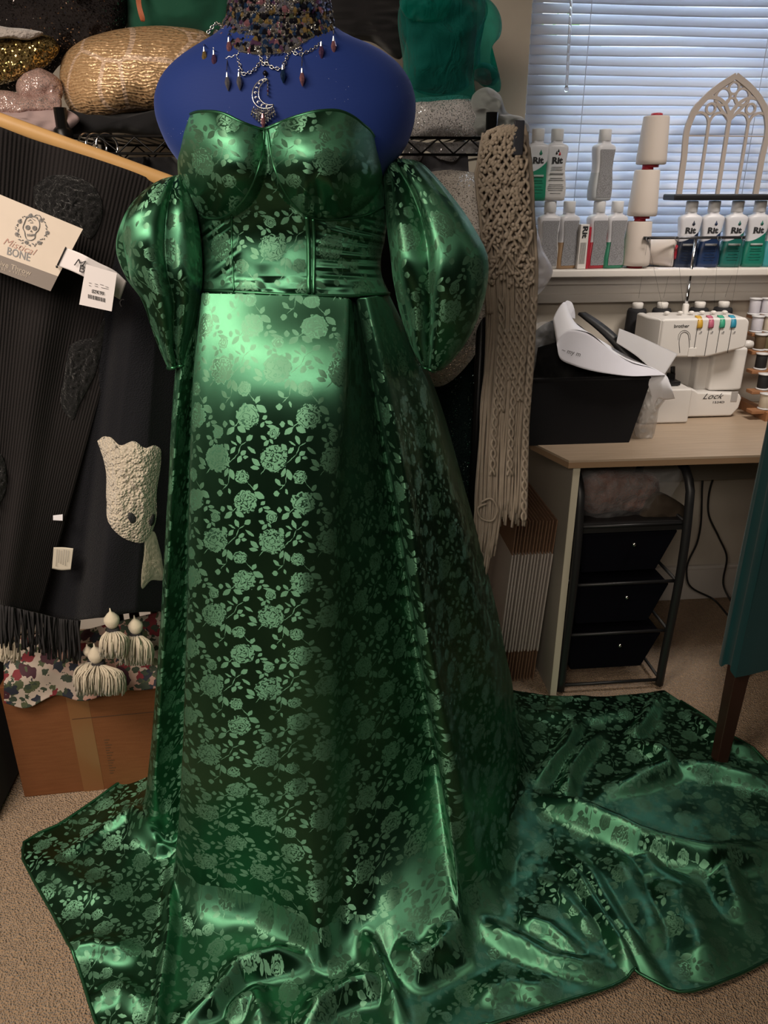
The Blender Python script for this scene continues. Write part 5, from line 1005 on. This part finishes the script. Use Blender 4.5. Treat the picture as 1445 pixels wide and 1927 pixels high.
for k in range(6):
    x_ = 107+k*4.4; m.tube([at(x_, 1034+(k % 3), Y=1.449), at(x_-1.5, 1066-(k*7 % 9), Y=1.447)], .00035, 4)
obj('care_print', m, greyink, th2)
def tassel(hx, hy, hr, wx, wy, x0, x1, yb, Y, seed, x0t=None, x1t=None):
    c = at(hx, hy, Y=Y); R_h = at(hx+hr, hy, Y=Y)[0]-c[0]; m = MB(); rr = random.Random(seed); P0 = at(wx, wy+4, Y=Y)
    for k in range(260):
        u = rr.uniform(0, 1); a = rr.uniform(0, 2*math.pi); q = rr.random()**.38; xb = (x0+x1)/2+(x1-x0)/2*q*math.cos(a); dY = .035*q*math.sin(a); ye = yb-rr.uniform(0, 16)*(.4+q)
        sx_ = wx+13*q*math.cos(a); m.tube(smooth_pts([at(sx_, wy+2, Y=Y+dY*.3), at(lerp(sx_, xb, .92), lerp(wy, ye, .38), Y=Y+dY*.9-.004), at(xb+rr.uniform(-2, 2), ye, Y=Y+dY)], 7), .0017, 4)
    t = obj('tassel', m, creamy, th2)
    m = MB(); m.lathe([(.001, R_h*1.7), (.0022, R_h*1.2), (R_h*.45, R_h*.92), (R_h*.95, R_h*.3), (R_h, -.1*R_h), (R_h*.85, -R_h*.6), (R_h*.6, -R_h*1.05)], c, 22); obj('tassel_head', m, creamy, t)
    m = MB(); w_ = at(wx, wy, Y=Y); m.lathe([(R_h*.72, -.008), (R_h*.82, -.004), (R_h*.82, .004), (R_h*.72, .008)], w_, 20); obj('tassel_band', m, darkyarn, t)
tassel(210, 1166, 15, 213, 1187, 188, 242, 1240, 1.42, 1); tassel(255, 1178, 14, 256, 1195, 226, 290, 1253, 1.45, 2); tassel(180, 1232, 15, 185, 1250, 141, 238, 1310, 1.46, 3); tassel(165, 1225, 9, 172, 1245, 140, 200, 1300, 1.48, 4)
fringe([(-20, 1205), (0, 1208), (34, 1214)], [1.46, 1.46], 34, creamy, 'cream_fringe', None, 60, .0018, 9, 4); tag(bpy.data.objects['cream_fringe'], 'cream yarn fringe peeking out at the left edge below the ribbed throw', 'fringe')
# floral cloth over the cardboard box
n = NT('floral_print'); co = n.coord(); base = n.mix(n.ramp(n.noise(co, 7, 1), [(.45, (0, 0, 0)), (.6, (1, 1, 1))]), (.42, .35, .30, 1), (.40, .20, .16, 1))
def blob(scale, thr, col, base, seed, dist=.0):
    c_ = n.vm('ADD', co, (seed*1.7, seed*.9, seed*2.3)); wz_ = n.vm('ADD', c_, n.vm('SCALE', n.vm('SUBTRACT', n.new('ShaderNodeTexNoise').outputs['Color'], (.5, .5, .5)), None)); d = n.voro(c_, scale); nz_ = n.noise(c_, scale*3.2, 1)
    return n.mix(n.ma('LESS_THAN', n.ma('MULTIPLY_ADD', nz_, .55, d), thr), base, (*col, 1))
base = blob(34, .66, (.06, .075, .035), base, 1); base = blob(24, .62, (.012, .016, .030), base, 2); base = blob(19, .56, (.16, .012, .02), base, 3); base = blob(40, .62, (.03, .045, .028), base, 4); base = blob(15, .55, (.045, .008, .018), base, 5)
n.set(base=base, rough=.75, normal=n.bump(n.noise(co, 20, 2), .2, .004)); florm = n.m
_, GF = panel([(8, 1215), (60, 1195), (140, 1190), (220, 1170), (318, 1148)], [(8, 1322), (45, 1332), (110, 1308), (150, 1318), (225, 1300), (275, 1298), (318, 1290)], [1.60, 1.60, 1.60, 1.62], [1.555, 1.56, 1.555, 1.56], florm, 'floral_cloth', None, amp=.02, seed=121)
tag(bpy.data.objects['floral_cloth'], 'floral print cloth in white, pink and dark red draped over the cardboard box', 'cloth')
n = NT('cardboard'); co = n.coord(); n.set(base=n.mix(n.noise(n.mapping(co, (6, 6, 60)), 3, 3), (.15, .055, .022, 1), (.22, .088, .036, 1)), rough=.85, spec=.15, normal=n.bump(n.wave(co, 110, .5, 'X'), .06, .001)); cbm = n.m
bx_ = thing('cardboard_box', (-.5, 1.76, 0), 'large brown cardboard box on the carpet under the floral cloth', 'box')
m = MB(); a0, a1 = at(46, 1501, Z=0), at(290, 1476, Z=0); dr_ = (a1-a0)/np.linalg.norm(a1-a0); nb = np.array([-dr_[1], dr_[0], 0]); HB = .335; L_ = .60
c_ = [a0, a0+dr_*L_, a0+dr_*L_+nb*.155, a0+nb*.155]; Vb = [p for p in c_]+[p+np.array([0, 0, HB]) for p in c_]
m.add(Vb, [(0, 3, 2, 1), (0, 1, 5, 4), (1, 2, 6, 5), (2, 3, 7, 6), (3, 0, 4, 7), (4, 5, 6, 7)]); obj('carton', m, cbm, bx_, smooth=False, bevel=.003)
m = MB(); s0 = a0+dr_*.145-nb*.0006; m.add([s0, s0+dr_*.05, s0+dr_*.05+np.array([0, 0, HB]), s0+np.array([0, 0, HB])], [(0, 1, 2, 3)]); obj('packing_tape', m, plain('brown_tape', (.22, .10, .04), .3), bx_, smooth=False)
m = MB(); s0 = a0+dr_*.15-nb*.001+np.array([0, 0, .225]); m.add([s0, s0+dr_*.45, s0+dr_*.45+np.array([0, 0, .0025]), s0+np.array([0, 0, .0025])], [(0, 1, 2, 3)]); obj('flap_crease', m, plain('crease_brown', (.09, .04, .018), .9), bx_, smooth=False)
m = MB(); s0 = a0+dr_*.215-nb*.001
for k in range(14): m.add([s0+np.array([0, 0, .05+k*.008]), s0+dr_*(.008+.004*(k % 3))+np.array([0, 0, .05+k*.008]), s0+dr_*(.008+.004*(k % 3))+np.array([0, 0, .0525+k*.008]), s0+np.array([0, 0, .0525+k*.008])], [(0, 1, 2, 3)])
obj('printed_marks', m, plain('brown_ink', (.11, .05, .02), .8), bx_, smooth=False)
hp = MB(); hp.box((-1.03, 1.60, .26), (.46, .26, .52), taper=1.04); hm = obj('added_dark_block', hp, blackcloth, smooth=False, bevel=.015)  # added black block, stands in for the darkness at the left edge
tag(hm, 'added black block filling the dark far left edge beside the cardboard box', 'filler block')
# ================================================================ macrame
mac = thing('macrame_hanging', at(930, 1090, Y=1.63), 'cream knotted macrame wall hanging with long fringe hung from the rack end', 'macrame')
n = NT('macrame_cord'); co = n.coord(); n.set(base=n.mix(n.noise(co, 60, 2), (.46, .37, .28, 1), (.66, .55, .44, 1)), rough=.9, sheen=.3, spec=.1, normal=n.bump(n.wave(n.mapping(co, (1, 1, 1), (0, .6, 0)), 160, 1, 'Z'), .8, .002)); macm = n.m
YM = 1.64; Ed = np.array([(232, 955, 985), (250, 908, 990), (290, 903, 996), (330, 895, 1000), (400, 903, 1003), (440, 906, 1006), (520, 914, 1010), (600, 918, 1006), (700, 912, 1000), (800, 904, 992), (900, 898, 990), (985, 894, 988), (1095, 893, 945)], float)
def edge(y, u): return np.interp(y, Ed[:, 0], Ed[:, 1])*(1-u)+np.interp(y, Ed[:, 0], Ed[:, 2])*u
m = MB(); rr = random.Random(11)
for layer in range(3):
    for k in range(34):
        u = (k+rr.uniform(-.3, .3))/29; u = min(1, max(0, u)); ys = [lerp(520, 640, rr.random())] if False else None
        y0 = 250+rr.uniform(0, 60); ye = (1085-abs(u-.25)*90+rr.uniform(-60, 20)) if u < .5 else 985+rr.uniform(-35, 8)
        P = []
        for t in np.linspace(0, 1, 11): 
            y = lerp(y0, ye, t); P.append(at(edge(y, u)+rr.uniform(-2.0, 2.0)+(0 if u < .5 or t < .8 else 0), y, Y=YM+layer*.010-.014*math.sin(u*math.pi)+rr.uniform(-.003, .003)))
        m.tube(smooth_pts(P, 44), .0023+.0006*rr.random(), 6)
obj('fringe', m, macm, mac)
m = MB()      # braided cord columns inside the fringe
for u, y0, y1 in ((.30, 560, 900), (.42, 620, 780), (.66, 540, 900), (.80, 500, 760), (.97, 560, 985), (.55, 600, 720)):
    for s_ in (0, 1):
        P = [at(edge(y, u)+4.5*math.sin(y*.16+s_*math.pi), y, Y=YM-.022-.004*math.cos(y*.16+s_*math.pi)) for y in np.arange(y0, y1, 5)]; m.tube(P, .0028, 6)
obj('braid', m, macm, mac)
m = MB()      # knotted diamonds
for k in range(13):
    for s_ in (1, -1):
        P = []
        for y in np.arange(236, 400+140*((k*7) % 5)/4, 6):
            ph = (y-236)/84.0+k*.33; tri = abs((ph*s_*.5) % 1*2-1); u = (k/8.0*.7+tri*.45) % 1.0 if False else None
            u = abs(((k/6.5+s_*(y-236)/150.0) % 2)-1); P.append(at(edge(y, .04+.92*u)+rr.uniform(-1, 1), y, Y=YM-.018-.006*math.sin(y*.12+k+s_)-.010*math.sin(u*math.pi)))
        m.tube(P, .0030, 6)
obj('knotted_net', m, macm, mac)
m = MB()
for k in range(420):
    y = 240+300*rr.random()**1.5; u = rr.uniform(.03, .97)
    if u > .86 and y < 400: u *= .8
    c = at(edge(y, u), y, Y=YM-.024-.010*math.sin(u*math.pi)); r_ = rr.uniform(.0028, .0042); m.lathe([(r_*.4, -r_), (r_, -r_*.4), (r_, r_*.4), (r_*.4, r_)], c, 8, axis=Matrix.Rotation(rr.uniform(-.8, .8), 3, 'Y'))
obj('knot', m, macm, mac).__setitem__('kind', 'stuff')
m = MB()
for u in (.0, .02, .06, .10):
    P = [at(edge(y, u)+rr.uniform(-1, 1), y, Y=YM-.012+u*.05) for y in np.arange(250, 600, 20)]; m.tube(smooth_pts(P, 40), .003, 6)
for u in (.93, .97, 1.0):
    P = [at(edge(y, u)+rr.uniform(-1.5, 1.5), y, Y=YM+.02) for y in np.arange(236, 700, 20)]; m.tube(smooth_pts(P, 50), .0036, 6)
obj('side_cord', m, macm, mac)
P = smooth_pts([at(905, 945, Y=YM-.03), at(922, 938, Y=YM-.032), at(935, 955, Y=YM-.034), at(925, 980, Y=YM-.034), at(905, 975, Y=YM-.032), at(900, 955, Y=YM-.03), at(915, 948, Y=YM-.03)], 40); m = MB(); m.tube(P, .0022, 6); obj('loose_loop', m, macm, mac)
m = MB(); pbox(m, 966, 226, 986, 292, YM-.035, .006); obj('hanging_clip', m, plain('dark_slate_plastic', (.02, .022, .032), .5), mac, bevel=.002)
# ================================================================ necklace
nk = thing('necklace', at(500, 60, Y=1.34), 'layered beaded choker of dark iridescent crystals with silver chains and moon pendant', 'necklace')
ROW = np.array(rows, float)
def bodyY(px, py, out=0.0):
    l, r, d = (np.interp(py, ROW[:, 0], ROW[:, q]) for q in (1, 2, 3)); s_ = min(.995, abs((px-(l+r)/2)/((r-l)/2)))
    return YC-d*(1-s_**(2/.86))**(.43)-out
def nb_(px, py, out=.004): return at(px, py, Y=bodyY(px, py, out))
beadc = [plain('bead_'+a, c, .12, .6) for a, c in (('black', (.012, .012, .018)), ('navy', (.02, .045, .11)), ('gold', (.26, .18, .07)), ('purple', (.12, .06, .13)), ('rose', (.30, .14, .17)), ('olive', (.09, .10, .06)), ('smoke', (.16, .16, .20)))]
bms = beadc+[silver]
def bead(m, c, r, mi, el=1.0): m.lathe([(r*.25, -r*el), (r*.8, -r*.5*el), (r, 0), (r*.8, r*.5*el), (r*.25, r*el)], c, 6, mi=mi)
rr = random.Random(5)
for k, y in enumerate(np.linspace(-40, 84, 19)):
    m = MB(); l = np.interp(y, ROW[:, 0], ROW[:, 1]); r = np.interp(y, ROW[:, 0], ROW[:, 2])
    if y > 30: l, r = max(l, 428-(y-30)*.75), min(r, 621+(y-30)*.12)
    if y > 62: l, r = 405+(y-62)*1.6, 590-(y-62)*1.8
    pal = [[2, 5, 0, 0], [4, 6, 3, 3], [0, 1, 6, 1], [3, 4, 2, 0], [0, 5, 2, 1]][k % 5]; nb2 = 46
    for q in range(nb2):
        t = q/(nb2-1); px = (l+r)/2-(r-l)/2*math.cos(t*math.pi); sag = (14 if y > 20 else 5)*math.sin(t*math.pi); c = nb_(px, y+sag+rr.uniform(-2, 2), .006+rr.uniform(0, .004)); bead(m, c, .0054*rr.uniform(.75, 1.3), (rr.choice(pal) if rr.random() < .6 else rr.choice((0, 0, 1, 6, 7, 7))), 1.0)
        if rr.random() < .6: bead(m, nb_(px+3, y+sag+4, .012), .0026, 7)
        if k % 4 == 1 and q % 3 == 0: m.tube([nb_(px, y+sag-5, .011), nb_(px+1, y+sag+5, .011)], .0012, 5, mi=7 if q % 2 else 4)
    obj('bead_strand', m, bms, nk, smooth=False)
def chain(pts, name='chain', r=.0009):
    P = smooth_pts([nb_(a, b, .011) for a, b in pts], 60); d = np.r_[0, np.cumsum(np.linalg.norm(np.diff(P, axis=0), axis=1))]; m = MB(); s_ = 0; k = 0
    while s_ < d[-1]:
        c = np.array([np.interp(s_, d, P[:, q]) for q in range(3)]); e = np.array([np.interp(s_+.002, d, P[:, q]) for q in range(3)])-c; e /= np.linalg.norm(e)+1e-9; u_ = np.array([0, -1., 0]) if k % 2 else np.cross(e, (0, -1, 0)); u_ /= np.linalg.norm(u_)+1e-9
        m.tube([c+e*.0030*math.cos(w)+u_*.0022*math.sin(w) for w in np.linspace(0, 2*math.pi, 9)[:-1]], .0008, 4, closed=True); s_ += .0044; k += 1
    obj(name, m, silver, nk)
for c in ([(392, 60), (405, 45), (425, 60), (440, 75), (470, 92), (500, 98), (540, 85), (575, 62), (600, 42), (612, 30)], [(408, 78), (406, 98), (425, 110), (442, 106), (462, 92)], [(445, 105), (452, 125), (455, 138), (480, 130), (490, 115)], [(502, 120), (515, 128), (532, 128), (538, 112), (546, 95)], [(546, 95), (560, 102), (578, 98), (600, 84), (612, 55)], [(478, 85), (490, 108), (497, 122), (505, 105), (510, 88)], [(540, 78), (548, 90), (570, 92)]): chain(c)
def dropb(x, y0, y1, mi, r=.0046, cap=True):
    a, b_ = nb_(x, y0), nb_(x, y1, .009); L_ = .011; m = MB(); c = b_+[0, 0, L_*.7]; m.tube([a, c+[0, 0, L_*1.4]], .0008, 5)
    m.lathe([(r*.15, -L_), (r*.85, -L_*.35), (r, 0), (r*.55, L_*.55), (r*.2, L_*.8)], c, 7, mi=1); m.lathe([(r*.45, L_*.6), (r*.32, L_*.85), (r*.15, L_*1.15)], c, 8, mi=0); bead(m, lerp(a, c, .3), r*.6, 1); bead(m, lerp(a, c, .55), r*.45, 0)
    obj('crystal_drop', m, [silver, beadc[mi]], nk, smooth=False)
for x, y0, y1, mi in ((386, 82, 118, 2), (404, 100, 124, 3), (429, 80, 166, 6), (451, 136, 165, 6), (533, 128, 152, 1), (569, 82, 158, 4), (605, 88, 108, 3), (628, 52, 98, 4), (432, 60, 100, 4)): dropb(x, y0, y1, mi)
for x, y in ((467, 107), (529, 101), (589, 66), (492, 40)):
    c = nb_(x, y, .008); m = MB(); P = [(c[0]+(.0062 if k % 2 == 0 else .0026)*math.sin(k*math.pi/5), c[2]+(.0062 if k % 2 == 0 else .0026)*math.cos(k*math.pi/5)) for k in range(10)]
    m.prism(P, (1, 0, 0), (0, 0, 1), (0, 1, 0), (0, c[1], 0), .0012); m.tube([c+[0, 0, .006], nb_(x, y-17, .005)], .0006, 4); obj('star_charm', m, silver, nk, smooth=False)
mo = MB(); oc = []; ic = []
O_ = [(504, 148), (492, 150), (482, 158), (476, 170), (475, 182), (479, 194), (488, 202), (500, 204), (512, 201), (515, 198)]; I_ = [(504, 149), (499, 152), (491, 160), (487, 172), (488, 184), (495, 193), (504, 197), (515, 197)]
A1 = smooth_pts([nb_(a, b, .008) for a, b in O_], 40); B1 = smooth_pts([nb_(a, b, .008) for a, b in I_], 40); mo.tube(A1, .0009, 6); mo.tube(B1, .0009, 6)
for k in range(4, 36, 4):
    a, b_ = A1[k], B1[min(39, k+2)]; c = (a+b_)/2; R_m = np.linalg.norm(a-b_)*.26; mo.tube([a, c+(a-c)*.2+[.0008, 0, .001], b_], .0005, 4); mo.tube([c+[R_m*math.cos(w)*(1-w/9), 0, R_m*math.sin(w)*(1-w/9)] for w in np.linspace(0, 5, 12)], .0005, 4)
mo.tube([nb_(499, 124, .006), nb_(499, 148, .008)], .0008, 5); bead(mo, nb_(499, 138, .008), .004, 1)
moon = obj('moon_pendant', mo, [silver, beadc[0]], nk)
for k in range(11):
    t = k/10; x0_, y0_ = lerp(478, 513, t), 203-abs(t-.5)*6; x1_ = x0_+(t-.5)*10; y1_ = 212+24*(1-abs(t-.5)*1.7); m = MB(); P0, P1 = nb_(x0_, y0_, .008), nb_(x1_, y1_, .009)
    n_ = 3 if abs(t-.5) > .3 else 5
    m.tube([P0, P1], .0004, 4)
    for q in range(n_): bead(m, lerp(P0, P1, (q+1)/n_), .0021 if q % 2 else .0016, 1 if (q+k) % 3 == 0 else 0, 1.2)
    obj('bead_dangle', m, [silver, beadc[6]], moon, smooth=False)
m = MB(); P0, P1 = nb_(504, 150, .008), nb_(504, 178, .008); m.tube([P0, P1], .0005, 4)
for q in range(4): bead(m, lerp(P0, P1, (q+1)/4), .002, 1 if q == 2 else 0)
obj('bead_dangle', m, [silver, beadc[3]], moon, smooth=False)
m = MB(); c = nb_(495, 228, .010); m.lathe([(.001, -.009), (.0035, -.004), (.003, .004), (.0012, .010)], c, 8); obj('crystal_drop', m, beadc[4], moon, smooth=False)
